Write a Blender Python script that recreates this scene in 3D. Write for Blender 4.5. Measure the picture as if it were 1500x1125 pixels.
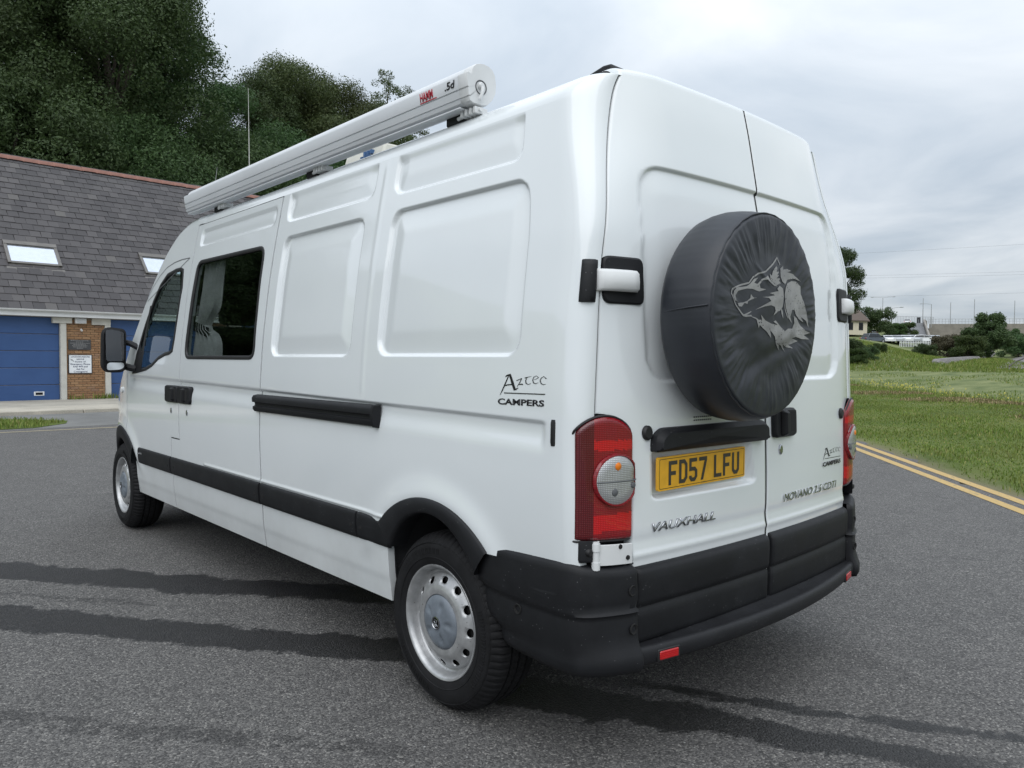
import bpy, bmesh, math, random
import numpy as np
from mathutils import Vector, Matrix, Euler
from mathutils.geometry import tessellate_polygon

# ------------------------------------------------------------------ camera, sky, sun, exposure
scene = bpy.context.scene
for o in list(bpy.data.objects):
    bpy.data.objects.remove(o)
COL = scene.collection
R_ = math.radians
cam_data = bpy.data.cameras.new("camera")
cam_data.sensor_width = 36.0
cam_data.lens = 1102.76 / 1500.0 * 36.0
cam_data.clip_start = 0.05
cam_data.clip_end = 3000
cam = bpy.data.objects.new("camera", cam_data)
COL.objects.link(cam)
CP = Vector((-2.6566, -1.5170, 1.3294))
yaw, pitch, roll = 0.7394, -0.0332, 0.0054
dv = Vector((math.sin(yaw) * math.cos(pitch), math.cos(yaw) * math.cos(pitch), math.sin(pitch)))
rv = Vector((math.cos(yaw), -math.sin(yaw), 0))
uv = rv.cross(dv)
r2 = math.cos(roll) * rv + math.sin(roll) * uv
u2 = -math.sin(roll) * rv + math.cos(roll) * uv
mw = Matrix((r2, u2, -dv)).transposed().to_4x4()
mw.translation = CP
cam.matrix_world = mw
scene.camera = cam

SUN_EL, SUN_AZ = R_(52), R_(232)          # azimuth measured from +Y towards +X
world = bpy.data.worlds.new("World")
scene.world = world
world.use_nodes = True
wn = world.node_tree.nodes
wl = world.node_tree.links
wn.clear()
wout = wn.new('ShaderNodeOutputWorld')
wmix = wn.new('ShaderNodeMixShader')
bg1 = wn.new('ShaderNodeBackground')
bg2 = wn.new('ShaderNodeBackground')
sky = wn.new('ShaderNodeTexSky')
sky.sky_type = 'NISHITA'
sky.sun_disc = False
sky.sun_elevation = SUN_EL
sky.sun_rotation = SUN_AZ
wl.new(sky.outputs[0], bg1.inputs[0])
bg1.inputs[1].default_value = 0.09
tc = wn.new('ShaderNodeTexCoord')
sep = wn.new('ShaderNodeSeparateXYZ')
wl.new(tc.outputs['Generated'], sep.inputs[0])
def wmath(op, a, b=None, clamp=False):
    n = wn.new('ShaderNodeMath'); n.operation = op; n.use_clamp = clamp
    for i, v in enumerate((a, b)):
        if v is None: continue
        if isinstance(v, (int, float)): n.inputs[i].default_value = v
        else: wl.new(v, n.inputs[i])
    return n.outputs[0]
zc = wmath('MAXIMUM', sep.outputs[2], 0.0)
# cloud sheet seen in perspective: direction projected on a layer overhead
den = wmath('ADD', zc, 0.10)
px = wmath('DIVIDE', sep.outputs[0], den)
py = wmath('DIVIDE', sep.outputs[1], den)
cmb = wn.new('ShaderNodeCombineXYZ')
wl.new(px, cmb.inputs[0]); wl.new(py, cmb.inputs[1])
nz = wn.new('ShaderNodeTexNoise')
nz.inputs['Scale'].default_value = 0.75
nz.inputs['Detail'].default_value = 7
nz.inputs['Roughness'].default_value = 0.52
nz.inputs['Distortion'].default_value = 0.6
wl.new(cmb.outputs[0], nz.inputs['Vector'])
rmp = wn.new('ShaderNodeValToRGB')
rmp.color_ramp.elements[0].position = 0.36
rmp.color_ramp.elements[0].color = (0.63, 0.715, 0.81, 1)
rmp.color_ramp.elements[1].position = 0.66
rmp.color_ramp.elements[1].color = (1.0, 1.05, 1.10, 1)
wl.new(nz.outputs['Fac'], rmp.inputs[0])
# overcast luminance grows towards the zenith (1 + 2 sin) / 3
lum = wmath('MULTIPLY_ADD', zc, 0.66)
lum.node.inputs[2].default_value = 0.36
vm = wn.new('ShaderNodeVectorMath'); vm.operation = 'SCALE'
wl.new(rmp.outputs[0], vm.inputs[0]); wl.new(lum, vm.inputs['Scale'])
wl.new(vm.outputs[0], bg2.inputs[0])
bg2.inputs[1].default_value = 1.62
wmix.inputs[0].default_value = 0.90
wl.new(bg1.outputs[0], wmix.inputs[1]); wl.new(bg2.outputs[0], wmix.inputs[2])
wl.new(wmix.outputs[0], wout.inputs[0])

sun_data = bpy.data.lights.new("sun", 'SUN')
sun_data.energy = 1.3
sun_data.angle = R_(70)
sun_data.color = (1.0, 0.985, 0.965)
sun = bpy.data.objects.new("sun", sun_data)
COL.objects.link(sun)
sdir = Vector((math.sin(SUN_AZ) * math.cos(SUN_EL), math.cos(SUN_AZ) * math.cos(SUN_EL), math.sin(SUN_EL)))
sun.rotation_euler = sdir.to_track_quat('Z', 'Y').to_euler()
scene.view_settings.view_transform = 'Standard'
scene.view_settings.look = 'None'
scene.view_settings.gamma = 1
scene.view_settings.exposure = 0.20
scene.view_settings.use_curve_mapping = False
scene.render.engine = 'CYCLES'
scene.cycles.max_bounces = 8
scene.cycles.transparent_max_bounces = 12

# ------------------------------------------------------------------ helpers
random.seed(7)
RNG = np.random.default_rng(7)

class NT:
    """tiny node builder"""
    def __init__(s, name):
        s.m = bpy.data.materials.new(name); s.m.use_nodes = True
        s.n = s.m.node_tree.nodes; s.l = s.m.node_tree.links
        s.p = s.n['Principled BSDF']; s.out = s.n['Material Output']
    def add(s, t, **kw):
        n = s.n.new(t)
        for k, v in kw.items(): setattr(n, k, v)
        return n
    def put(s, v, sock):
        if isinstance(v, (int, float)): sock.default_value = v
        elif isinstance(v, (tuple, list)): sock.default_value = tuple(v) + ((1,) if len(v) == 3 and len(sock.default_value) == 4 else ())
        else: s.l.new(v, sock)
    def math(s, op, a, b=0.0, c=None, clamp=False):
        n = s.add('ShaderNodeMath', operation=op, use_clamp=clamp)
        s.put(a, n.inputs[0]); s.put(b, n.inputs[1])
        if c is not None: s.put(c, n.inputs[2])
        return n.outputs[0]
    def noise(s, scale, detail=4, rough=.55, vec=None, dist=0.0):
        n = s.add('ShaderNodeTexNoise')
        n.inputs['Scale'].default_value = scale; n.inputs['Detail'].default_value = detail
        n.inputs['Roughness'].default_value = rough; n.inputs['Distortion'].default_value = dist
        if vec is None: vec = s.pos()
        s.l.new(vec, n.inputs['Vector'])
        return n.outputs['Fac']
    def pos(s):
        if not hasattr(s, '_pos'): s._pos = s.add('ShaderNodeTexCoord').outputs['Object']
        return s._pos
    def scaled(s, sc):
        n = s.add('ShaderNodeVectorMath', operation='MULTIPLY')
        s.l.new(s.pos(), n.inputs[0]); n.inputs[1].default_value = sc
        return n.outputs[0]
    def ramp(s, fac, stops):
        n = s.add('ShaderNodeValToRGB'); e = n.color_ramp.elements
        while len(e) < len(stops): e.new(0.5)
        for el, (p, c) in zip(e, stops):
            el.position = p; el.color = tuple(c) + (1,) if len(c) == 3 else c
        s.l.new(fac, n.inputs[0])
        return n.outputs[0]
    def mix(s, fac, a, b, mode='MIX'):
        n = s.add('ShaderNodeMix', data_type='RGBA', blend_type=mode)
        s.put(fac, n.inputs[0]); s.put(a, n.inputs[6]); s.put(b, n.inputs[7])
        return n.outputs[2]
    def bump(s, h, strength=.3, dist=.01):
        n = s.add('ShaderNodeBump')
        n.inputs['Strength'].default_value = strength; n.inputs['Distance'].default_value = dist
        s.l.new(h, n.inputs['Height'])
        s.l.new(n.outputs[0], s.p.inputs['Normal'])
        return n
    def set(s, **kw):
        names = dict(color='Base Color', rough='Roughness', metal='Metallic', coat='Coat Weight', coatr='Coat Roughness',
                     spec='Specular IOR Level', trans='Transmission Weight', ior='IOR', alpha='Alpha')
        for k, v in kw.items(): s.put(v, s.p.inputs[names[k]])
        return s

def plain(name, color, rough=.5, metal=0., var=.12, scale=6., coat=0., bump=0., bscale=60., spec=.5):
    t = NT(name)
    n = t.noise(scale, 5)
    lo = tuple(c * (1 - var) for c in color); hi = tuple(min(1, c * (1 + var)) for c in color)
    t.set(color=t.ramp(n, [(.3, lo), (.7, hi)]), rough=t.math('MULTIPLY_ADD', t.noise(scale * 2.3, 3), .16, rough - .08), metal=metal, coat=coat, spec=spec)
    if bump: t.bump(t.noise(bscale, 4), bump, .004)
    return t.m

class MB:
    def __init__(s): s.v = []; s.f = []; s.mi = []
    def quad_grid(s, P, closed=False, mi=0, flip=False):
        """P[i][j] points -> quads"""
        P = np.asarray(P, float); n, m = P.shape[:2]; b = len(s.v)
        s.v.extend(map(tuple, P.reshape(-1, 3)))
        for i in range(n - 1 + (1 if closed else 0)):
            i2 = (i + 1) % n
            for j in range(m - 1):
                q = (b + i * m + j, b + i2 * m + j, b + i2 * m + j + 1, b + i * m + j + 1)
                s.f.append(q[::-1] if flip else q); s.mi.append(mi)
        return s
    def poly(s, pts, mi=0):
        b = len(s.v); s.v.extend(map(tuple, pts)); s.f.append(tuple(range(b, b + len(pts)))); s.mi.append(mi); return s
    def box(s, lo, hi, mi=0, M=None):
        x0, y0, z0 = lo; x1, y1, z1 = hi; b = len(s.v)
        vs = [(x0,y0,z0),(x1,y0,z0),(x1,y1,z0),(x0,y1,z0),(x0,y0,z1),(x1,y0,z1),(x1,y1,z1),(x0,y1,z1)]
        if M is not None: vs = [tuple(M @ Vector(v)) for v in vs]
        s.v.extend(vs)
        for q in ((3,2,1,0),(4,5,6,7),(0,1,5,4),(1,2,6,5),(2,3,7,6),(3,0,4,7)):
            s.f.append(tuple(b + k for k in q)); s.mi.append(mi)
        return s
    def tube(s, pts, rad, n=10, caps=True, mi=0):
        pts = [Vector(p) for p in pts]
        rads = rad if isinstance(rad, (list, tuple)) else [rad] * len(pts)
        rows = []; up = None
        for i, p in enumerate(pts):
            t = (pts[min(i + 1, len(pts) - 1)] - pts[max(i - 1, 0)]).normalized()
            if up is None: up = Vector((0, 0, 1)) if abs(t.z) < .9 else Vector((1, 0, 0))
            a = t.cross(up).normalized(); bb = a.cross(t).normalized(); up = bb
            rows.append([p + (a * math.cos(k * 2 * math.pi / n) + bb * math.sin(k * 2 * math.pi / n)) * rads[i] for k in range(n + 1)])
        s.quad_grid([[tuple(q) for q in r] for r in rows], mi=mi)
        if caps:
            s.poly([tuple(q) for q in rows[0][:-1]], mi); s.poly([tuple(q) for q in rows[-1][:-1]][::-1], mi)
        return s
    def prism(s, pts, depth, mi=0):
        """pts: planar 3D outline, depth: Vector"""
        d = Vector(depth); a = [Vector(p) for p in pts]; b = len(s.v); n = len(a)
        s.v.extend(tuple(p) for p in a); s.v.extend(tuple(p + d) for p in a)
        s.f.append(tuple(range(b + n - 1, b - 1, -1))); s.mi.append(mi)
        s.f.append(tuple(range(b + n, b + 2 * n))); s.mi.append(mi)
        for i in range(n):
            j = (i + 1) % n
            s.f.append((b + i, b + j, b + n + j, b + n + i)); s.mi.append(mi)
        return s
    def lathe(s, prof, n=48, axis='x', c=(0, 0, 0), mi=0, caps=False):
        rows = []
        for k in range(n):
            a = 2 * math.pi * k / n; row = []
            for (r, h) in prof:
                if axis == 'x': row.append((c[0] + h, c[1] + r * math.cos(a), c[2] + r * math.sin(a)))
                elif axis == 'y': row.append((c[0] + r * math.cos(a), c[1] + h, c[2] + r * math.sin(a)))
                else: row.append((c[0] + r * math.cos(a), c[1] + r * math.sin(a), c[2] + h))
            rows.append(row)
        return s.quad_grid(rows, closed=True, mi=mi)
    def build(s, name, mat, parent=None, smooth=True, bevel=0., angle=35, segs=2, merge=False):
        me = bpy.data.meshes.new(name)
        me.from_pydata(s.v, [], s.f)
        mats = mat if isinstance(mat, (list, tuple)) else [mat]
        for m in mats: me.materials.append(m)
        if len(mats) > 1: me.polygons.foreach_set('material_index', s.mi)
        bm = bmesh.new(); bm.from_mesh(me)
        if merge: bmesh.ops.remove_doubles(bm, verts=bm.verts, dist=1e-5)
        bmesh.ops.recalc_face_normals(bm, faces=bm.faces)
        if smooth:
            for f in bm.faces: f.smooth = True
            for e in bm.edges:
                if len(e.link_faces) == 2 and e.calc_face_angle(0) > R_(angle): e.smooth = False
        bm.to_mesh(me); bm.free()
        o = bpy.data.objects.new(name, me); COL.objects.link(o)
        if parent is not None: o.parent = parent
        if bevel:
            b = o.modifiers.new('bevel', 'BEVEL'); b.width = bevel; b.segments = segs; b.limit_method = 'ANGLE'; b.angle_limit = R_(40)
        return o

def npmesh(name, V, F, mat, parent=None, smooth=False, mi=None):
    """fast mesh from numpy; F is (n,3) or (n,4)"""
    me = bpy.data.meshes.new(name)
    V = np.asarray(V, np.float32); F = np.asarray(F, np.int32)
    k = F.shape[1]
    me.vertices.add(len(V)); me.vertices.foreach_set('co', V.ravel())
    me.loops.add(F.size); me.loops.foreach_set('vertex_index', F.ravel())
    me.polygons.add(len(F)); me.polygons.foreach_set('loop_start', np.arange(len(F), dtype=np.int32) * k)
    me.polygons.foreach_set('loop_total', np.full(len(F), k, np.int32))
    mats = mat if isinstance(mat, (list, tuple)) else [mat]
    for m in mats: me.materials.append(m)
    if mi is not None: me.polygons.foreach_set('material_index', np.asarray(mi, np.int32))
    if smooth: me.polygons.foreach_set('use_smooth', np.ones(len(F), bool))
    me.update(calc_edges=True); me.validate()
    o = bpy.data.objects.new(name, me); COL.objects.link(o)
    if parent is not None: o.parent = parent
    return o

def empty(name, loc=(0, 0, 0), rz=0):
    o = bpy.data.objects.new(name, None); COL.objects.link(o)
    o.location = loc; o.rotation_euler = (0, 0, rz); o.empty_display_size = .2
    return o
def tag(o, label=None, cat=None, group=None, kind=None):
    for k, v in (('label', label), ('category', cat), ('group', group), ('kind', kind)):
        if v: o[k] = v
    return o
def copy_tree(o, parent=None):
    c = o.copy(); COL.objects.link(c); c.parent = parent
    for ch in list(o.children): copy_tree(ch, c)
    return c

def text(name, s, mat, parent, origin, right, up, height, width=None, extrude=.001, bold=0., shear=0., align='LEFT'):
    """lettering as mesh: cap height `height`, scaled to `width` if given"""
    cu = bpy.data.curves.new(name, 'FONT'); cu.body = s; cu.size = 1; cu.extrude = 0; cu.offset = bold; cu.shear = shear; cu.resolution_u = 3
    t = bpy.data.objects.new(name, cu); COL.objects.link(t)
    dg = bpy.context.evaluated_depsgraph_get()
    me = bpy.data.meshes.new_from_object(t.evaluated_get(dg))
    bpy.data.objects.remove(t); bpy.data.curves.remove(cu)
    co = np.array([v.co[:] for v in me.vertices])
    co[:, 0] -= co[:, 0].min(); 
    ymin = 0 if any(ch in s for ch in 'gypqj,') else co[:, 1].min()
    co[:, 1] -= ymin
    h = co[:, 1].max(); w = co[:, 0].max()
    sy = height / h; sx = (width / w) if width else sy
    right = Vector(right).normalized(); up = Vector(up).normalized(); nrm = right.cross(up)
    O = Vector(origin)
    off = -w * sx / 2 if align == 'CENTER' else 0
    for v, c in zip(me.vertices, co):
        v.co = O + right * (c[0] * sx + off) + up * (c[1] * sy)
    me.materials.clear(); me.materials.append(mat)
    bm = bmesh.new(); bm.from_mesh(me)
    r = bmesh.ops.extrude_face_region(bm, geom=bm.faces[:])
    for e in r['geom']:
        if isinstance(e, bmesh.types.BMVert): e.co += nrm * extrude
    bmesh.ops.recalc_face_normals(bm, faces=bm.faces)
    bm.to_mesh(me); bm.free()
    o = bpy.data.objects.new(name, me); COL.objects.link(o)
    if parent is not None: o.parent = parent
    return o

def sstep(a, b, x):
    t = np.clip((x - a) / (b - a), 0, 1); return t * t * (3 - 2 * t)
def inpoly(poly, x, y):
    x = np.asarray(x); y = np.asarray(y); r = np.zeros(x.shape, bool); n = len(poly)
    for i in range(n):
        x0, y0 = poly[i]; x1, y1 = poly[(i + 1) % n]
        c = ((y0 > y) != (y1 > y))
        with np.errstate(divide='ignore', invalid='ignore'):
            r ^= c & (x < (x1 - x0) * (y - y0) / (y1 - y0 + 1e-12) + x0)
    return r
def inset_poly(poly, d):
    """shift each edge inward by d (counter-clockwise positive area)"""
    P = [Vector(p) for p in poly]; n = len(P)
    area = sum(P[i].x * P[(i + 1) % n].y - P[(i + 1) % n].x * P[i].y for i in range(n))
    sg = 1 if area > 0 else -1; out = []
    for i in range(n):
        a = (P[i] - P[i - 1]).normalized(); b = (P[(i + 1) % n] - P[i]).normalized()
        na = Vector((-a.y, a.x)) * sg; nb = Vector((-b.y, b.x)) * sg
        m = (na + nb); m = m / max(m.length_squared, .3) * 2
        out.append(tuple(P[i] + m * d))
    return out
def round_poly(poly, r, k=5):
    P = [Vector(p) for p in poly]; n = len(P); out = []
    rr = r if isinstance(r, (list, tuple)) else [r] * n
    for i in range(n):
        p = P[i]; a = P[i - 1] - p; b = P[(i + 1) % n] - p
        ra = min(rr[i], a.length * .48, b.length * .48)
        A = p + a.normalized() * ra; B = p + b.normalized() * ra
        for j in range(k + 1):
            t = j / k; out.append(tuple(A * (1 - t) ** 2 + p * 2 * t * (1 - t) + B * t * t))
    return out
# ------------------------------------------------------------------ van materials
def paint_mat():
    t = NT('white_paint')
    n = t.noise(1.4, 5); n2 = t.noise(38, 4)
    geo = t.add('ShaderNodeSeparateXYZ'); t.l.new(t.pos(), geo.inputs[0])
    # road film thickens towards the sill, streaky and broken up
    low = t.math('MULTIPLY', t.math('SUBTRACT', 1.0, t.math('DIVIDE', t.math('SUBTRACT', geo.outputs[2], .30), .55), clamp=True), t.noise(5, 6, .65))
    streak = t.noise(9, 5, .6, t.scaled((1, 1, .06)))
    grime = t.math('ADD', t.math('MULTIPLY', low, .55), t.math('MULTIPLY', t.math('SUBTRACT', streak, .60, clamp=True), .04), clamp=True)
    base = t.ramp(n, [(.25, (.70, .735, .75)), (.75, (.745, .778, .79))])
    base = t.mix(grime, base, (.36, .35, .32))
    t.set(color=base, rough=t.math('MULTIPLY_ADD', n2, .06, .20), coat=1.0, coatr=.04, spec=.5)
    t.bump(t.noise(2.2, 3), .012, .02)
    return t.m
M_PAINT = paint_mat()
M_INNER = plain('interior_trim', (.045, .046, .05), .85, var=.2)
def plastic(name, c, r, scale=9, b=.15):
    t = NT(name)
    n = t.noise(scale, 6, .62); fine = t.noise(420, 2)
    dust = t.math('MULTIPLY', t.math('SUBTRACT', t.noise(3.5, 6, .7), .48, clamp=True), .9)
    sc = t.noise(16, 6, .7, t.scaled((1, .12, 1.6)))
    scr = t.math('MULTIPLY', t.math('SUBTRACT', sc, .62, clamp=True), 2.6)
    base = t.ramp(n, [(.25, tuple(x * .75 for x in c)), (.75, tuple(x * 1.3 for x in c))])
    base = t.mix(t.math('ADD', t.math('MULTIPLY', dust, .5), t.math('MULTIPLY', scr, .8), clamp=True), base, (.06, .062, .066))
    # dried rain specks
    vo = t.add('ShaderNodeTexVoronoi'); vo.inputs['Scale'].default_value = 70; t.l.new(t.pos(), vo.inputs['Vector'])
    spk = t.math('MULTIPLY', t.math('LESS_THAN', vo.outputs['Distance'], .10), t.math('GREATER_THAN', t.noise(14, 2), .56))
    base = t.mix(t.math('MULTIPLY', spk, .5), base, (.22, .22, .23))
    t.set(color=base, rough=t.math('MULTIPLY_ADD', n, .25, r - .1), spec=.32)
    t.bump(fine, b, .0012)
    return t.m
M_PLASTIC = plastic('black_plastic', (.0075, .008, .0098), .54)
M_RUBBER = plain('black_rubber', (.010, .010, .011), .55, var=.2)
M_GAP = plain('seam_black', (.006, .006, .006), .9)
M_SEAM = plain('seam_grey', (.10, .105, .11), .7)
M_WHITEPL = plain('white_plastic', (.66, .67, .67), .42, var=.06, scale=3)
M_ALU = plain('white_aluminium', (.60, .62, .64), .36, var=.05, scale=2)
M_CHROME = plain('chrome', (.42, .43, .45), .22, 1., var=.15)
M_BLACKINK = plain('black_vinyl', (.008, .008, .010), .4)
M_MIRROR = plain('mirror_glass', (.75, .77, .80), .03, 1., var=.02)
M_STEEL = None
def glass_mat(name, tint, f=1.0):
    t = NT(name); t.n.remove(t.p)
    tr = t.add('ShaderNodeBsdfTransparent'); tr.inputs[0].default_value = tint + (1,)
    gl = t.add('ShaderNodeBsdfGlossy'); gl.inputs['Roughness'].default_value = .015; gl.inputs[0].default_value = (.95, .97, 1, 1)
    lw = t.add('ShaderNodeLayerWeight'); lw.inputs[0].default_value = .5
    fr = t.math('MULTIPLY_ADD', t.math('POWER', lw.outputs['Facing'], 5.0), .94, .05)
    mx = t.add('ShaderNodeMixShader')
    t.l.new(t.math('MULTIPLY', fr, f, clamp=True), mx.inputs[0])
    t.l.new(tr.outputs[0], mx.inputs[1]); t.l.new(gl.outputs[0], mx.inputs[2]); t.l.new(mx.outputs[0], t.out.inputs[0])
    return t.m
M_GLASS = glass_mat('clear_glass', (.64, .72, .70))
M_TINT = glass_mat('tinted_glass', (.33, .355, .355), .9)

# ------------------------------------------------------------------ van body shape (metres; van faces +Y, left side is -X)
van = empty('camper_van')
tag(van, 'white high-roof camper van with roof awning and covered spare wheel', 'van')
WZ = np.array([[.20,.930],[.30,.945],[.41,.960],[.667,.975],[.915,.983],[1.215,.977],[1.45,.959],[1.73,.924],[1.974,.882],[2.2,.838],[2.4,.797]])
def smooth_interp(T):
    xs = np.linspace(T[0, 0], T[-1, 0], 400); ys = np.interp(xs, T[:, 0], T[:, 1])
    k = np.hanning(41); k /= k.sum()
    pad = np.concatenate([2 * ys[0] - ys[20:0:-1], ys, 2 * ys[-1] - ys[-2:-22:-1]])
    ys = np.convolve(pad, k, 'valid')
    return lambda v: np.interp(v, xs, ys)
Wf = smooth_interp(WZ)
SZ = np.array([[.2,-.05],[.43,-.053],[.66,-.056],[.88,-.055],[1.04,-.05],[1.4,-.036],[1.7,-.022],[1.9,-.008],[1.976,.002],[2.06,.018],[2.2,.043],[2.3,.066],[2.45,.10]])
Sf = smooth_interp(SZ)
def Yr(x, z): return Sf(z) + .05 * (np.abs(x) / .85) ** 2 + .03 * (np.maximum(np.abs(x) - .72, 0) / .2) ** 2 + .07 * (np.maximum(np.abs(x) - .5, 0) / .25) ** 2 * sstep(1.7, 2.3, z)
EZ = np.array([[.2,.897],[1.155,.897],[1.5,.874],[1.68,.857],[1.92,.803],[2.2,.718],[2.25,.702],[2.28,.684],[2.32,.65],[2.45,.56]])
Ef = smooth_interp(EZ)
TOPT = np.array([[-.2,2.276],[0,2.280],[.3,2.276],[3.3,2.272],[3.6,2.275],[3.78,2.258],[3.95,2.18],[4.11,2.066],[4.22,1.936],[4.345,1.745],[4.47,1.6],[4.58,1.46],[4.72,1.30],[4.88,1.19],[5.1,1.10],[5.35,.98],[5.5,.86],[5.62,.70]])
ztop = smooth_interp(TOPT)
def rsh(y): return np.interp(y, [0, 3.4, 3.9, 4.6, 5.0, 5.6], [.085, .085, .05, .05, .12, .16])
def rrect(y, z, y0, y1, z0, z1, r):
    cy, cz = (y0 + y1) / 2, (z0 + z1) / 2
    qy = np.abs(y - cy) - (y1 - y0) / 2 + r; qz = np.abs(z - cz) - (z1 - z0) / 2 + r
    return np.minimum(np.maximum(qy, qz), 0) + np.hypot(np.maximum(qy, 0), np.maximum(qz, 0)) - r
def press(s, depth, rec, w=.016, wr=.10):
    w = w * .75
    return -depth * sstep(0, -w, s) + rec * np.clip((-s - w * 1.3) / (wr - w * 1.3), 0, 1)
def disp(y, z):
    d = np.zeros_like(y)
    d += press(rrect(y, z, .272, 1.172, 1.337, 1.948, .075), .017, .010)
    d += press(rrect(y, z, 1.385, 2.178, 1.334, 1.955, .065), .017, .010)
    d += press(rrect(y, z, .31, 1.195, 2.012, 2.26, .07), .015, .007, .016, .08) * sstep(2.19, 2.15, z)
    d += press(rrect(y, z, 1.345, 2.195, 2.030, 2.26, .06), .014, .007, .016, .08) * sstep(2.19, 2.15, z)
    d += press(rrect(y, z, 2.33, 3.42, 2.035, 2.142, .04), .010, .004, .014, .05)
    zb = 1.130 + .0145 * y
    belt = -.013 * sstep(zb + .004, zb - .012, z) * (1 - sstep(zb - .03, zb - .105, z))
    d += belt * sstep(.135, .16, y) * (1 - sstep(4.5, 4.62, y))
    d += .006 * np.exp(-((z - .683) / .007) ** 2) * sstep(.50, .47, np.abs(y - 1.9) - 1.2 + .5)
    for yc in (.776, 4.80):
        r = np.hypot(y - yc, z - .312)
        d += .014 * np.exp(-((r - .50) / .055) ** 2) * sstep(.45, .62, z)
    d += -.004 * np.exp(-((z - 2.2) / .0035) ** 2) * (y < 3.5)
    d += -.003 * sstep(.44, .40, z)
    d += .0022 * np.exp(-((y - 1.268) / .010) ** 2) * sstep(1.15, 1.2, z) * sstep(2.19, 2.15, z)
    return d
def plan(y):
    t = np.maximum(0, y - 4.58)
    return .24 * t ** 2 + 4.5 * np.maximum(0, y - 5.28) ** 2.1
def side_x(y, z): return Wf(z) - plan(y) + disp(y, z)
CABWIN = [(3.604,1.79),(3.640,1.912),(3.70,1.93),(3.80,1.928),(3.958,1.908),(4.069,1.845),(4.17,1.732),(4.291,1.566),(4.392,1.394),(4.50,1.205),(4.44,1.207),(4.196,1.232),(4.06,1.262),(3.931,1.311),(3.80,1.338),(3.72,1.345),(3.655,1.365),(3.631,1.45)]
SLIDWIN = round_poly([(3.428,1.318),(2.367,1.318),(2.395,1.938),(3.40,1.945)], .075)
def arch_hole(y, z, front):
    if not front:
        return ((np.hypot(y - .776, z - .312) < .470) & (z > .562)) | ((z <= .562) & (y < 1.083))
    return ((np.hypot(y - 4.80, z - .312) < .470) & (z > .562)) | ((z <= .562) & (y > 4.455) & (y < 5.16))

def lines(lo, hi, step, fine=(), fstep=.004, fw=.022, exact=()):
    L = list(np.arange(lo, hi + 1e-6, step))
    for c in fine: L += list(np.arange(c - fw, c + fw, fstep))
    L = sorted(set(round(v, 4) for v in L if lo <= v <= hi) )
    out = []
    ex = sorted(exact)
    for v in L:
        if all(abs(v - e) > .0025 for e in ex) and (not out or v - out[-1] > .0024): out.append(v)
    return np.array(sorted(out + [e for e in ex if lo <= e <= hi]))
GAPS_Y = (2.2740, 2.2860, 3.4955, 3.5045, 3.6555, 3.6645, 4.6155, 4.6245, 1.083)
GAPS_Z = (.796, .804, 2.184, 2.192, 1.958, 1.962, .562, .66)
def make_side(mir, step, fine, off=0., holes=True):
    ys = lines(.12, 5.60, step, (.272, 1.172, 1.385, 2.178, .31, 1.195, 1.345, 2.195) if fine else (), .005, .022, GAPS_Y)
    th = np.radians(np.linspace(90, 6, 11 if fine else 7))
    zs = lines(.33, 2.33, step, (1.337, 1.948, 1.14, 2.02, .683, 2.2) if fine else (), .004, .022, GAPS_Z)
    nc = len(th); ny = nc + len(ys)
    Yc = np.concatenate([np.full(nc, np.nan), ys])
    na = 9 if fine else 5
    rows = []
    Rk = []
    nz = len(zs) + na
    Y = np.zeros((ny, nz)); Z = np.zeros((ny, nz)); X = np.zeros((ny, nz))
    ybase = np.concatenate([.12 * (1 - np.sin(th)), ys])
    zt = ztop(ybase); rr = rsh(ybase)
    for j in range(nz):
        if j < len(zs):
            Z[:, j] = np.minimum(zs[j], zt - rr)
        else:
            a = (j - len(zs) + 1) / na * math.pi / 2
            Z[:, j] = zt - rr + rr * math.sin(a)
    Y[:] = ybase[:, None]
    X = side_x(Y, Z)
    for j in range(na):
        a = (j + 1) / na * math.pi / 2
        X[:, len(zs) + j] -= rr * (1 - math.cos(a))
    rc = np.maximum(X - Ef(Z) - .006, .012)
    X[:nc] -= rc[:nc] * (1 - np.cos(th))[:, None]
    edge = Yr(Ef(Z), Z) - .004
    fall = 1 - sstep(.12, .8, Y)
    Y = Y + edge * fall
    Y[:nc] = edge[:nc] + rc[:nc] * (1 - np.sin(th))[:, None]
    X -= off
    return X * mir, Y, Z, ybase, zs, nc

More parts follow.
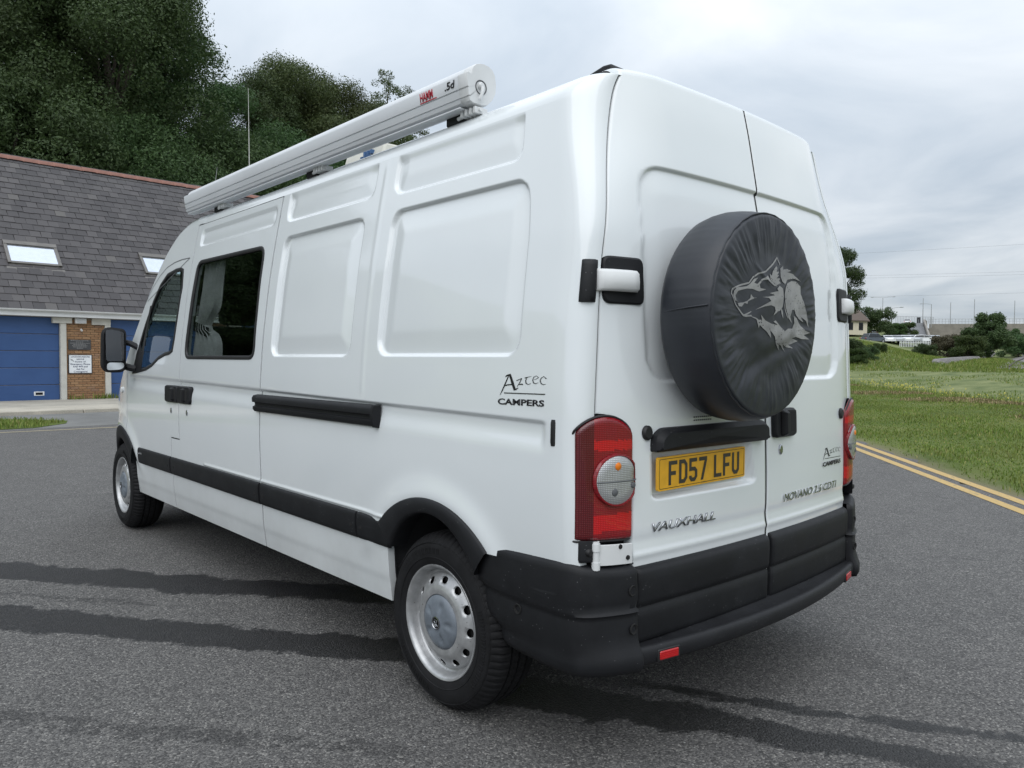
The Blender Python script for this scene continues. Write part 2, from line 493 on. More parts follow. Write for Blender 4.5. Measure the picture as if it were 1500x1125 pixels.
def side_regions(Yb, Z, n_z, holes=True):
    """cell ids: 0 body, 1 sliding door, 2 cab door, -1 hole, -2 seam"""
    yc = (Yb[:-1] + Yb[1:])[:, None] / 2 * np.ones((1, Z.shape[1] - 1))
    zc = (Z[:-1, :-1] + Z[1:, 1:]) / 2
    reg = np.zeros(yc.shape, int)
    dy = (Yb[1:] - Yb[:-1])[:, None] * np.ones_like(zc)
    inr = lambda v, a, b: (v > a) & (v < b)
    slid = inr(zc, 0, 2.184) & (inr(yc, 2.2860, 3.4955) | (inr(yc, 3.4955, 3.6555) & (zc < .796)))
    cab = inr(zc, 0, 1.958) & (inr(yc, 3.6645, 4.6155) | (inr(yc, 3.5045, 3.6645) & (zc > .804)))
    reg[slid] = 1; reg[cab] = 2
    seam = (inr(yc, 2.2740, 2.2860) & (zc < 2.192)) | (inr(yc, 3.4955, 3.5045) & inr(zc, .796, 2.192)) | (inr(yc, 3.6555, 3.6645) & (zc < .804)) \
        | (inr(yc, 4.6155, 4.6245) & (zc < 1.962)) | (inr(yc, 3.4955, 3.6645) & inr(zc, .796, .804)) | (inr(yc, 2.2740, 3.5045) & inr(zc, 2.184, 2.192))
    reg[seam] = -2
    hole = arch_hole(yc, zc, False) | arch_hole(yc, zc, True) | ((yc < .46) & (zc < .66))
    sfr = .08 + .32 * np.clip(1 - yc / .030, 0, 1)
    hole |= (yc < .030) & (zc < 1.018 + .125 * np.sqrt(np.clip(1 - ((sfr - .5) / .505) ** 2, 0, 1)))
    if holes:
        hole |= inpoly(inset_poly(CABWIN, .012), yc, zc) | inpoly(inset_poly(SLIDWIN, .014), yc, zc)
    reg[hole] = -1
    return reg

def emit(name, X, Y, Z, reg, ids, mat, parent, seam_flange=True, flip=False):
    n, m = X.shape
    idx = np.arange(n * m).reshape(n, m)
    V = np.stack([X, Y, Z], -1).reshape(-1, 3)
    a = idx[:-1, :-1]; b = idx[1:, :-1]; c = idx[1:, 1:]; d = idx[:-1, 1:]
    sel = np.isin(reg, ids)
    # drop collapsed cells
    sel &= (np.abs(Z[:-1, 1:] - Z[:-1, :-1]) + np.abs(Z[1:, 1:] - Z[1:, :-1]) > 2e-4)
    F = np.stack([a, b, c, d], -1)[sel] if not flip else np.stack([a, d, c, b], -1)[sel]
    V = list(map(tuple, V)); F = list(map(tuple, F))
    if seam_flange:
        sgn = np.sign(X[0, 0])
        def fl(p, q):
            k = len(V)
            for t in (p, q): V.append((V[t][0] - sgn * .03, V[t][1], V[t][2]))
            V.append(V[p]); V.append(V[q])
            F.append((k + 2, k + 3, k + 1, k))
        for i, j in zip(*np.where(sel)):
            for di, dj, e in ((-1, 0, (idx[i, j], idx[i, j + 1])), (1, 0, (idx[i + 1, j], idx[i + 1, j + 1])), (0, -1, (idx[i, j], idx[i + 1, j])), (0, 1, (idx[i, j + 1], idx[i + 1, j + 1]))):
                p, q = i + di, j + dj
                if 0 <= p < reg.shape[0] and 0 <= q < reg.shape[1] and reg[p, q] < 0: fl(*e)
    F = np.array(F); V = np.array(V)
    used, inv = np.unique(F, return_inverse=True)
    return npmesh(name, V[used], inv.reshape(F.shape), mat, parent, smooth=True)

X, Y, Z, Yb, ZS, NC = make_side(-1, .012, True)
REG = side_regions(Yb, Z, len(ZS))
body = emit('body_side', X, Y, Z, REG, [0], M_PAINT, van, flip=True)
sliding_door = emit('sliding_door', X, Y, Z, REG, [1], M_PAINT, van, flip=True)
cab_door = emit('cab_door', X, Y, Z, REG, [2], M_PAINT, van, flip=True)
RGS = REG.copy(); ysm = ((Yb[:-1] + Yb[1:]) / 2)[:, None] * np.ones((1, REG.shape[1]))
RGS[(REG == -2) & (ysm > 4.3)] = -3
emit('seam_shade_strip', X + .005, Y, Z, RGS, [-2], M_GAP, sliding_door, seam_flange=False, flip=True)  # dark strip laid in the seams, standing in for their shade
emit('seam_shade_strip', X + .005, Y, Z, RGS, [-3], M_GAP, cab_door, seam_flange=False, flip=True)
RE = [(float(p), float(q), float(r)) for p, q, r in zip(X[0], Y[0], Z[0])]
LX, LY, LZ = X[:, -1].copy(), Y[:, -1].copy(), Z[:, -1].copy()
X, Y, Z, Yb2, ZS2, _ = make_side(1, .03, False)
REG2 = side_regions(Yb2, Z, len(ZS2))
REG2[(REG2 == 1) | (REG2 == 2)] = 0
yc2 = (Yb2[:-1] + Yb2[1:])[:, None] / 2 * np.ones((1, Z.shape[1] - 1)); zc2 = (Z[:-1, :-1] + Z[1:, 1:]) / 2
REG2[inpoly(inset_poly(SLIDWIN, -.05), yc2, zc2)] = 0
emit('body_side', X, Y, Z, REG2, [0, -2], M_PAINT, van, seam_flange=False)
# dark inner lining of both sides
for mir in (-1, 1):
    X, Y, Z, Yb3, ZS3, _ = make_side(mir, .03, False, off=.035)
    RG = side_regions(Yb3, Z, len(ZS3)); 
    yc3 = (Yb3[:-1] + Yb3[1:])[:, None] / 2 * np.ones((1, Z.shape[1] - 1)); zc3 = (Z[:-1, :-1] + Z[1:, 1:]) / 2
    RG[inpoly(inset_poly(CABWIN, .03), yc3, zc3)] = -1
    RG[yc3 < .35] = -1
    if mir == 1: RG[inpoly(inset_poly(SLIDWIN, -.06), yc3, zc3)] = 0
    emit('side_lining', X, Y, Z, RG, [0, 1, 2, -2], M_INNER, van, seam_flange=False, flip=mir > 0)

# roof, windscreen, bonnet, nose
def roof_pts(ysel, ncol=21, dz=0.):
    rows = []
    for k in ysel:
        y = LY[k]; xe = -LX[k]; z = LZ[k]; row = []
        crown = np.interp(y, [0, .3, 1.0, 3.3, 3.9, 4.9, 5.6], [.025, .035, .06, .06, .05, .05, .04])
        bow = np.interp(y, [-.1, .0, .3, 3.4, 4.0, 4.9, 5.6], [-.02, -.02, 0, 0, .12, .22, .22])
        for j in range(ncol):
            t = -1 + 2 * j / (ncol - 1)
            row.append((t * xe, y + bow * (1 - t * t), z + crown * (1 - abs(t) ** 2.4) - dz))
        rows.append(row)
    return rows
kk = [k for k in range(0, len(LY), 6)] + [len(LY) - 1]
kr = [k for k in kk if LY[k] < 3.98]; kw = [k for k in kk if 3.90 < LY[k] < 4.90]; kb = [k for k in kk if LY[k] > 4.80]
MB().quad_grid(roof_pts(kr)).build('roof', M_PAINT, van)
MB().quad_grid(roof_pts([k for k in kr if LY[k] > .5], dz=.04)).build('roof_lining', M_INNER, van)
MB().quad_grid(roof_pts(kw)).build('windscreen', M_GLASS, van)
MB().quad_grid(roof_pts(kb)).build('bonnet', M_PAINT, van)
last = roof_pts(kb)[-1]
MB().quad_grid([last, [(p[0], p[1] + .03, .5) for p in last], [(p[0], p[1], .3) for p in last]]).build('front_bumper', M_PLASTIC, van)
# underbody
MB().box((-.90, .30, .34), (.90, 4.42, .40)).box((-.55, 4.42, .34), (.55, 5.40, .40)).build('underbody', M_GAP, van)
mb = MB()
for sx in (-1, 1):
    mb.box((sx * .52 - .05, .1, .26), (sx * .52 + .05, 5.2, .36))
mb.box((-.75, .70, .30), (.75, .79, .38)); mb.tube([(-.75, .742, .335), (.75, .742, .335)], .05)
mb.tube([(-.75, 4.82, .335), (.75, 4.82, .335)], .04)
mb.build('chassis_rail', M_GAP, van)
MB().box((-.62, 1.5, .20), (.10, 2.7, .335)).build('shade_box_mid', M_GAP, van, bevel=.04)  # this and the next boxes: added to block light under the van
MB().box((.16, 1.3, .19), (.66, 3.6, .335)).build('shade_box_right', M_GAP, van, bevel=.04)
MB().box((-.60, 3.0, .19), (.05, 4.3, .335)).build('shade_box_front', M_GAP, van, bevel=.05)
MB().box((-.50, .15, .29), (.50, .60, .345)).build('shade_box_rear', M_GAP, van, bevel=.03)  # added light block below the rear end

# strip that follows the body side; prof = [(z, proud)]
def side_strip(name, y0, y1, prof, mat, parent, n=24, taper=.004, x_of=None):
    P = []
    ysn = np.concatenate([[y0], np.linspace(y0 + taper, y1 - taper, n), [y1]])
    for i, y in enumerate(ysn):
        e = 0 if i in (0, len(ysn) - 1) else 1
        P.append([(-(Wf(z) - plan(y) + (o if e else min(o, 0.0) - .004)), y, z) for z, o in prof])
    return MB().quad_grid(P).build(name, mat, parent, angle=50)
MPROF = [(.556, -.004), (.557, .006), (.562, .012), (.58, .016), (.62, .017), (.65, .016), (.664, .013), (.670, .008), (.672, -.004)]
M_RIVET = M_GAP
def sidedisc(name, y, z, r, mat, parent, proud=.018, depth=.004, ez=1.0):
    x = -(float(Wf(z)) - float(plan(y)))
    prof = [(0, depth), (r * .75, depth), (r, depth * .5), (r, -.006)]
    m = MB(); rows = []
    for k in range(16):
        a = 2 * math.pi * k / 16
        rows.append([(x - proud - h, y + rr_ * math.cos(a), z + ez * rr_ * math.sin(a)) for rr_, h in prof])
    return m.quad_grid(rows, closed=True).build(name, mat, parent)
for (a, b, rv_) in ((3.667, 4.36, (3.71,)), (2.287, 3.652, (3.60, 2.33)), (1.306, 2.272, (2.235, 1.345)), (1.06, 1.300, (1.265,))):
    o = side_strip('side_moulding', a, b, MPROF, M_PLASTIC, van)
    for y in rv_: sidedisc('rivet', y, .615, .014, M_RIVET, o, .0155, .0015)
text('lettering', 'CDTI', M_ALU, van, (-float(Wf(.63)) - .0168, 4.345, .628), (0, -1, 0), (.04, 0, 1), .018, .085, .0005, shear=.25)
# sliding rail and its end cap
RP = [(1.046, -.004), (1.048, .012), (1.060, .022), (1.074, .022), (1.078, .012), (1.086, .010), (1.094, .012), (1.098, .026), (1.118, .028), (1.132, .020), (1.137, -.004)]
o = side_strip('sliding_rail', 1.14, 2.325, RP, M_PLASTIC, van, taper=.006)
side_strip('rail_end_cap', 1.126, 1.160, [(1.042, -.004), (1.045, .018), (1.06, .028), (1.12, .032), (1.136, .024), (1.14, -.004)], M_PLASTIC, o, n=6, taper=.008)
# channel end cap
side_strip('channel_cap', .118, .143, [(1.055, -.012), (1.058, .002), (1.068, .005), (1.13, .005), (1.14, .002), (1.143, -.012)], M_RUBBER, van, n=6, taper=.006)

# wheel-arch trims and liners
def arch(yc, zi, bi, ai, front):
    n = 40; P = []
    for k in range(n + 1):
        t = k / n
        a0_, i0_ = (6, -6) if front else (46, 29)
        ao = R_(a0_ + (134 - a0_) * t); ai_ = R_(i0_ + (151 - i0_) * t)
        O = (yc + .493 * math.cos(ao), .312 + .493 * math.sin(ao)); I = (yc + ai * math.cos(ai_), zi + bi * math.sin(ai_))
        row = []
        for s, off in ((0, .0), (.03, .016), (.12, .024), (.5, .026), (.85, .024), (.97, .018), (1.0, .006), (1.0, -.07)):
            y = O[0] + (I[0] - O[0]) * s; z = O[1] + (I[1] - O[1]) * s
            row.append((-(float(Wf(z)) - float(plan(min(y, 5.3))) + off), y, z))
        P.append(row)
    MB().quad_grid(P).build('wheel_arch', M_PLASTIC, van, angle=60)
    # liner tunnel
    Q = []
    for k in range(33):
        a = R_(-14 + 208 * k / 32)
        y, z = yc + (ai + .05) * math.cos(a), zi + (bi + .03) * math.sin(a)
        z = max(z, .30)
        x0_ = -min(.93, float(Wf(z)) - float(plan(y)) - .03)
        Q.append([(x0_, y, z), (-.80, y, z), (-.55, y, z), (-.55, yc, zi)])
    for sx in (1, -1):
        MB().quad_grid([[(p[0] * sx, p[1], p[2]) for p in r] for r in Q]).build('wheel_housing', M_INNER, van)
arch(.776, .40, .345, .305, False)
arch(4.80, .37, .335, .325, True)

# ------------------------------------------------------------------ glass, frames
def side_sheet(name, poly, off, mat, parent, nr=22, ncol=10):
    zs = np.linspace(min(p[1] for p in poly) + .001, max(p[1] for p in poly) - .001, nr); P = []
    for z in zs:
        xs = []
        for i in range(len(poly)):
            (y0, z0), (y1, z1) = poly[i], poly[(i + 1) % len(poly)]
            if (z0 > z) != (z1 > z): xs.append(y0 + (y1 - y0) * (z - z0) / (z1 - z0))
        a, b = min(xs), max(xs)
        P.append([(-(float(Wf(z)) - float(plan(y)) + off), y, z) for y in np.linspace(a, b, ncol)])
    return MB().quad_grid(P).build(name, mat, parent)
def side_ring(name, poly, width, off, mat, parent, dn=.012):
    I = inset_poly(poly, width); J = inset_poly(poly, width * .15); K = inset_poly(poly, width * .8); P = []
    n = len(poly)
    for k in range(n + 1):
        row = []
        for q, o in ((poly[k % n], -.004), (poly[k % n], off * .6), (J[k % n], off), (K[k % n], off), (I[k % n], off * .3), (I[k % n], -dn)):
            row.append((-(float(Wf(q[1])) - float(plan(q[0])) + o), q[0], q[1]))
        P.append(row)
    return MB().quad_grid(P).build(name, mat, parent, angle=60)
def dens(poly, d=.03):
    out = []
    for i in range(len(poly)):
        a, b = Vector(poly[i]), Vector(poly[(i + 1) % len(poly)]); m = max(1, int((b - a).length / d))
        out += [tuple(a.lerp(b, k / m)) for k in range(m)]
    return out
win = side_sheet('side_window', SLIDWIN, -.006, M_TINT, sliding_door)
side_ring('window_frame', dens(SLIDWIN), .022, .004, M_RUBBER, win)
cw = side_sheet('cab_window', CABWIN, -.008, M_GLASS, cab_door)
side_ring('window_frame', dens(CABWIN), .024, .004, M_RUBBER, cw)
# quarter-light divider and black mirror sail
P = []
for t in np.linspace(0, 1, 10):
    y, z = 4.25 - .10 * t + .05, 1.235 + .46 * t
    P.append([(-(float(Wf(z)) + .004), y + w, z) for w in (-.02, .02)])
MB().quad_grid(P).build('window_divider', M_RUBBER, cw)
sail = [(4.27, 1.225), (4.49, 1.205), (4.40, 1.38), (4.33, 1.42), (4.28, 1.36)]
side_sheet('mirror_sail', sail, .006, M_PLASTIC, cab_door, 10, 6)
# curved seam over the cab door, roof front seam
def side_line(name, pts, w, off, mat, parent):
    P = []
    pts = dens(pts + [pts[-1]], .02)[:-1] if len(pts) > 1 else pts
    for i, (y, z) in enumerate(pts):
        a = Vector(pts[max(0, i - 1)]); b = Vector(pts[min(len(pts) - 1, i + 1)])
        d = (b - a).normalized(); n_ = Vector((-d.y, d.x)) * w / 2
        P.append([(-(float(side_x(np.array(y + s * n_.x), np.array(z + s * n_.y))) + off), y + s * n_.x, z + s * n_.y) for s in (-1, 1)])
    return MB().quad_grid(P).build(name, mat, parent)
side_line('door_seam', [(4.34, 1.72), (4.225, 1.834), (4.11, 1.905), (3.993, 1.952), (3.85, 1.975), (3.70, 1.982), (3.56, 1.979)], .006, .0012, M_SEAM, cab_door)

# door handles
def sidebox(name, y0, y1, z0, z1, proud, mat, parent, r=.012, base=-.01):
    poly = round_poly([(y0, z0), (y1, z0), (y1, z1), (y0, z1)], r, 4)
    I = inset_poly(poly, min(.006, proud * .6)); n = len(poly); P = []
    zc_ = (z0 + z1) / 2
    def pt(q, o): return (-(float(Wf(q[1])) - float(plan(q[0])) + o), q[0], q[1])
    for k in range(n + 1):
        P.append([pt(poly[k % n], base), pt(poly[k % n], proud * .55), pt(I[k % n], proud)])
    m = MB().quad_grid(P); m.poly([pt(q, proud) for q in I])
    return m.build(name, mat, parent, angle=55)
for (a, b, par, ga, gb) in ((3.5015, 3.735, cab_door, 3.53, 3.65), (3.272, 3.4985, sliding_door, 3.32, 3.44)):
    h = sidebox('door_handle', a, b, 1.035, 1.145, .016, M_PLASTIC, par, .022)
    sidebox('grip_recess', ga - .012, gb + .01, 1.05, 1.13, .0175, M_GAP, h, .012)
    sidebox('grip', ga + (.02 if par is cab_door else .03), ga + .075, 1.047, 1.133, .034, M_PLASTIC, h, .012)
for y, par in ((3.641, cab_door), (3.351, sliding_door)):
    sidedisc('door_lock', y, .98, .012, M_CHROME, par, .002, .003, 1.5)
sidedisc('side_repeater', 4.772, 1.077, .022, M_WHITEPL, van, .004, .008)

# ------------------------------------------------------------------ door mirror
def rbox_loft(name, c, size, mat, parent, bulge=.3, M=None):
    return None
mr = MB()
cx, cz = -1.112, 1.382; hw, hh = .083, .166
prof = round_poly([(-hw, -hh), (hw * .92, -hh), (hw, hh * .9), (-hw * .9, hh)], [.06, .05, .04, .06], 6)
rows = []
for s, dy in ((.90, 0.0), (1.0, .006), (1.0, .03), (.93, .075), (.75, .10), (.4, .115), (.02, .12)):
    rows.append([(cx + p[0] * s, 4.44 + dy, cz + p[1] * s) for p in prof] + [(cx + prof[0][0] * s, 4.44 + dy, cz + prof[0][1] * s)])
mr.quad_grid(rows)
rows = [[(cx + p[0] * s, 4.44 + dy, cz + p[1] * s) for p in prof + prof[:1]] for s, dy in ((.90, 0), (.86, .012), (.02, .012))]
mr.quad_grid(rows)
mirror = mr.build('door_mirror', M_PLASTIC, van, angle=60)
def mglass(name, x0, x1, z0, z1, tilt):
    pl = round_poly([(x0, z0), (x1, z0), (x1, z1), (x0, z1)], .025, 5)
    zc_ = (z0 + z1) / 2
    MB().poly([(p[0], 4.438 + tilt * (p[1] - zc_) + .10 * (p[0] - cx), p[1]) for p in pl]).build(name, M_MIRROR, mirror, smooth=False)
mglass('mirror_glass', cx - .058, cx + .066, 1.298, 1.525, .03)
mglass('wide_angle_glass', cx - .052, cx + .064, 1.232, 1.288, -.25)
MB().tube([(-1.05, 4.50, 1.44), (-1.0, 4.47, 1.43), (-.955, 4.43, 1.40)], .022).build('mirror_arm', M_PLASTIC, mirror)
MB().tube([(-1.06, 4.50, 1.27), (-1.0, 4.47, 1.25), (-.965, 4.42, 1.24)], .026).build('mirror_arm', M_PLASTIC, mirror)

# ------------------------------------------------------------------ interior seen through the glass
M_SEAT = plain('seat_fabric', (.022, .023, .026), .9, var=.3, scale=30, bump=.2)
M_CURT = plain('curtain_fabric', (.80, .81, .79), .85, var=.12, scale=14)
def softbox(name, c, s, mat, parent, rx=0.):
    m = MB().box((-s[0] / 2, -s[1] / 2, -s[2] / 2), (s[0] / 2, s[1] / 2, s[2] / 2))
    o = m.build(name, mat, parent, bevel=min(s) * .35, segs=4); o.location = c; o.rotation_euler = (rx, 0, 0); return o
for x in (-.48, .48):
    seat = softbox('front_seat', (x, 3.86, 1.20), (.50, .15, .70), M_SEAT, van, .16)
    softbox('headrest', (0, -.01, .47), (.25, .10, .21), M_SEAT, seat)
    [MB().tube([(q, 0, .30), (q, 0, .45)], .007).build('headrest_post', M_CHROME, seat) for q in (-.06, .06)]
    sc = softbox('seat_cushion', (0, .26, -.34), (.50, .50, .16), M_SEAT, seat)
MB().box((-.86, 4.55, .75), (.86, 5.05, 1.12)).build('dashboard', M_INNER, van, bevel=.06)
a = []
for k in range(33):
    t = 2 * math.pi * k / 32
    a.append((.48 + .19 * math.cos(t), 4.47 - .07 * math.sin(t), 1.17 + .17 * math.sin(t)))
MB().tube(a, .014, 8, False).tube([(.48, 4.47, 1.17), (.48, 4.62, 1.08)], .03).build('steering_wheel', M_INNER, van)
MB().box((-.80, 3.62, 1.70), (.80, 4.02, 2.16)).build('window_dark_block', M_INNER, van, bevel=.03)  # dark box added to block the bright view through the side window
MB().box((-.9, .35, .40), (.9, 4.45, .46)).build('cabin_floor', M_INNER, van)
MB().box((-.55, 2.0, .46), (.85, 2.4, 1.75)).build('cabinet', M_INNER, van)
P = []
for z in np.linspace(1.33, 1.93, 22):
    pinch = 1 - .42 * math.exp(-((z - 1.53) / .07) ** 2)
    P.append([(-(float(Wf(z)) - .055) + .017 * math.sin(w * 34 + z * 4) + .006 * math.sin(w * 71), 3.40 - w * .34 * pinch - (.05 if z < 1.5 else 0) * w, z) for w in np.linspace(0, 1, 46)])
cur = MB().quad_grid(P).build('curtain', M_CURT, van)
P = []
for z in np.linspace(1.50, 1.56, 4):
    P.append([(-(float(Wf(z)) - .034), 3.41 - w * .25, z - .05 * w) for w in np.linspace(0, 1, 12)])
MB().quad_grid(P).build('curtain_tie', M_SEAT, cur)
# ------------------------------------------------------------------ rear doors
def rear_disp(x, z):
    """inward (+y) pressing of the rear doors, x measured on the left door as negative"""
    ax = np.abs(x)
    d = -press(rrect(ax, z, -.4, .692, 1.252, 1.976, .11), .013, .006, .016, .09)
    left = x < 0
    plate = -press(rrect(ax + .22 * (.95 - z) * (ax < .3), z, .098, .672, .868, 1.036, .03), .024, 0, .022)
    d = d + np.where(left, plate, 0)
    d = d - .004 * np.exp(-((z - .70) / .012) ** 2)
    d = d + .003 * np.exp(-((z - .745) / .02) ** 2)
    return d
REZ = np.array([r[2] for r in RE]); REX = np.array([-r[0] for r in RE])
k_ = np.argsort(REZ, kind='stable'); REZ, REX = REZ[k_], REX[k_]
def xe(z):
    z = np.asarray(z, float)
    dome = .88 - .120 * np.sqrt(np.clip(1 - ((z - 1.03) / .130) ** 2, 0, 1))
    return np.where(z < 1.03, .760, np.where(z < 1.160, dome, np.interp(z, REZ, REX) - .0095))
def rear_door(sx):
    zs = lines(.445, 2.297, .012, (1.252, 1.976, 1.03, .872, .70, .745), .004, .022, (1.1595, 1.1605))
    ss = np.concatenate([[0, .004, .010, .02], np.linspace(.03, .97, 56), [.985, .995, 1]])
    P = []
    for z in zs:
        x0 = float(xe(z)); xs = x0 + (.006 - x0) * ss
        y = Yr(xs, z) + rear_disp(-xs if sx < 0 else xs, np.full_like(xs, z))
        e = (x0 - xs); r = .005
        y = y + np.where(e < r, r - np.sqrt(np.maximum(r * r - (r - e) ** 2, 0)), 0)
        e2 = xs - .006; r = .004
        y = y + np.where(e2 < r, r - np.sqrt(np.maximum(r * r - (r - e2) ** 2, 0)), 0)
        row = [(sx * xs[0], y[0] + .03, z)] + [(sx * a, b, z) for a, b in zip(xs, y)] + [(sx * xs[-1], y[-1] + .03, z)]
        dz = lambda x: -.0 * (abs(x) / .75) ** 4 * float(sstep(2.12, 2.297, np.array(z)))
        row = [(x, y_, zz + dz(x)) for x, y_, zz in row]
        P.append(row)
    # rolled top edge
    base = P[-1]
    for k in range(1, 6):
        a = k / 5 * math.pi / 2
        P.append([(p[0] * (1 - .006 * k / 5), p[1] + .035 * (1 - math.cos(a)) + .012 * k / 5, p[2] + .022 * math.sin(a)) for p in base])
    return MB().quad_grid(P, flip=sx > 0).build('rear_door', M_PAINT, van, angle=70)
door_l = rear_door(-1); door_r = rear_door(1)
door_l['label'] = 'left rear door with number plate'; door_r['label'] = 'right rear door with handle'
# rebate along the door opening; left one black, painting in the gap's shade
for sx in (1, -1):
    MB().quad_grid([[(sx * x, y + (.001 if sx > 0 else .004), z), (sx * (x - .02), y + .010, z), (sx * (x - .06), y + .03, z - .01)] for x, y, z in [(-p, q, r) for p, q, r in RE] if z > 1.15]).build('door_rebate', M_PAINT if sx > 0 else M_GAP, van)
# black sheet behind the doors, standing in for shade in their gaps
P = []
for z in np.linspace(.44, 2.22, 30):
    w = float(Ef(z)) + .003
    P.append([(x, float(Yr(x, z)) + .035, z) for x in np.linspace(-w, w, 21)])
MB().quad_grid(P).build('door_shade_sheet', M_GAP, van)
for sx in (1, -1):
    MB().quad_grid([[(sx * (x - .012), y + .010, z), (sx * (x + .004), y + .007, z), (sx * (x + .004), y + .045, z)] for x, y, z in [(-p, q, r) for p, q, r in RE] if 1.15 < z < 2.17]).build('door_seal', M_SEAM if sx > 0 else M_GAP, van)
MB().quad_grid([[(x, float(Yr(x, z)) + float(rear_disp(np.array(-abs(x)), np.array(z))) * (1 if not .86 < z < 1.04 else 0) + .0035, z) for x in (-.010, .010)] for z in np.linspace(.44, 2.30, 160)]).build('door_seal', M_GAP, van)

def rpt(x, z, o=0.): return (x, float(Yr(x, z)) + float(rear_disp(np.array(float(x)), np.array(float(z)))) - o, z)
def rear_box(name, poly, proud, mat, parent, base=-.012, ins=.006, flat=False, crown=0.):
    """plate with rounded edge standing proud of the rear doors; poly in (x, z)"""
    I = inset_poly(poly, ins); n = len(poly); P = []
    f = (lambda q, o: (q[0], float(Yr(q[0], q[1])) - o, q[1]))
    for k in range(n + 1):
        P.append([f(poly[k % n], base), f(poly[k % n], proud * .5), f(inset_poly(poly, ins * .3)[k % n] if False else poly[k % n], proud * .6), f(I[k % n], proud)])
    m = MB().quad_grid(P)
    c = (sum(p[0] for p in I) / n, sum(p[1] for p in I) / n)
    ring = [tuple(np.array(q) * .5 + np.array(c) * .5) for q in I]
    m.quad_grid([[f(I[k % n], proud), f(ring[k % n], proud + crown), f(c, proud + crown)] for k in range(n + 1)])
    return m.build(name, mat, parent, angle=50)
RR4 = lambda x0, x1, z0, z1, r, k=5: round_poly([(x0, z0), (x1, z0), (x1, z1), (x0, z1)], r, k)

# number plate, lamp garnish above it
M_PLATE = plain('yellow_plate', (.70, .37, .022), .38, var=.10, scale=22)
g = rear_box('plate_lamp_bar', round_poly([(-.680, 1.030), (-.033, 1.030), (-.034, 1.09), (-.075, 1.108), (-.64, 1.106), (-.678, 1.078)], [.008, .008, .03, .02, .03, .02]), .042, M_PLASTIC, door_l, ins=.016)
pc = (-.402, .955); pw, ph = .26, .0555
def plate_pt(u, v, o=0): 
    x, z = pc[0] + u, pc[1] + v
    return (x, -.018 + .05 * (pc[0] / .85) ** 2 - .030 - .10 * (u) * .12 - o, z)
pl = MB()
pp = RR4(-pw, pw, -ph, ph, .008, 3)
pl.poly([plate_pt(*q, .004) for q in pp]); pl.quad_grid([[plate_pt(*pp[k % len(pp)], .004), plate_pt(*pp[k % len(pp)], -.006)] for k in range(len(pp) + 1)])
plate = pl.build('number_plate', M_PLATE, door_l, smooth=False)
# thin dark border line and characters
I0 = RR4(-pw + .006, pw - .006, -ph + .006, ph - .006, .006, 3); I1 = RR4(-pw + .0078, pw - .0078, -ph + .0078, ph - .0078, .005, 3)
MB().quad_grid([[plate_pt(*I0[k % len(I0)], .0045), plate_pt(*I1[k % len(I1)], .0045)] for k in range(len(I0) + 1)]).build('plate_border', M_BLACKINK, plate, smooth=False)
M_CHAR = plain('plate_black', (.035, .032, .025), .45, var=.2)
GLY = {  # heavy block strokes on a 50 x 79 grid, outlines as polygons
 'F': [[(0,0),(14,0),(14,32),(42,32),(42,45),(14,45),(14,66),(50,66),(50,79),(0,79)]],
 'D': [[(0,0),(14,0),(14,79),(0,79)], [(14,0),(34,0),(50,16),(50,63),(34,79),(14,79),(14,66),(29,66),(36,58),(36,21),(29,13),(14,13)]],
 '5': [[(0,79),(48,79),(48,66),(14,66),(14,49),(36,49),(50,37),(50,14),(36,0),(12,0),(0,12),(0,20),(14,20),(18,13),(31,13),(36,18),(36,31),(31,36),(0,36)]],
 '7': [[(0,79),(50,79),(50,66),(26,0),(11,0),(35,66),(0,66)]],
 'L': [[(0,0),(50,0),(50,13),(14,13),(14,79),(0,79)]],
 'U': [[(0,79),(14,79),(14,20),(20,13),(30,13),(36,20),(36,79),(50,79),(50,14),(36,0),(14,0),(0,14)]],
}
ux = -.205
for ch in 'FD57 LFU':
    if ch == ' ': ux += .033; continue
    m = MB()
    for pol in GLY[ch]:
        tri = tessellate_polygon([[Vector((p[0], p[1], 0)) for p in pol]])
        b = len(m.v)
        m.v += [plate_pt(ux + p[0] * .00094, -.040 + p[1] * .00101, .0052) for p in pol]
        for t in tri: m.f.append(tuple(b + i for i in t)); m.mi.append(0)
    m.build('plate_character', M_CHAR, plate, smooth=False)
    ux += .0575
MB().box((pc[0] - .02, plate_pt(0.02, 0, .0048)[1], pc[1] - .0495), (pc[0] + .08, plate_pt(0, 0, .002)[1], pc[1] - .0475)).build('maker_line', M_CHAR, plate)

# badges
o = text('lettering', 'VAUXHALL', M_CHROME, door_l, rpt(-.676, .768, .0025), (.327, rpt(-.347, .768)[1] - rpt(-.676, .768)[1], 0), (0, 0, 1), .029, .332, .004, bold=.004, shear=.25)
o = text('lettering', 'MOVANO 2.5 CDTI', M_CHROME, door_r, rpt(.125, .772, .0045), (.5, rpt(.63, .772)[1] - rpt(.13, .772)[1] - .004, 0), (0, 0, 1), .031, .51, .003, bold=.0, shear=.22)
m = MB()
for k in range(9):
    for z in (1.120, 1.131):
        p = rpt(-.46 + k * .0115, z, .0015); m.poly([(p[0], p[1], z), (p[0] + .008, p[1], z), (p[0] + .008, p[1], z + .005), (p[0], p[1], z + .005)])
m.build('caution_print', M_SEAM, door_l, smooth=False)

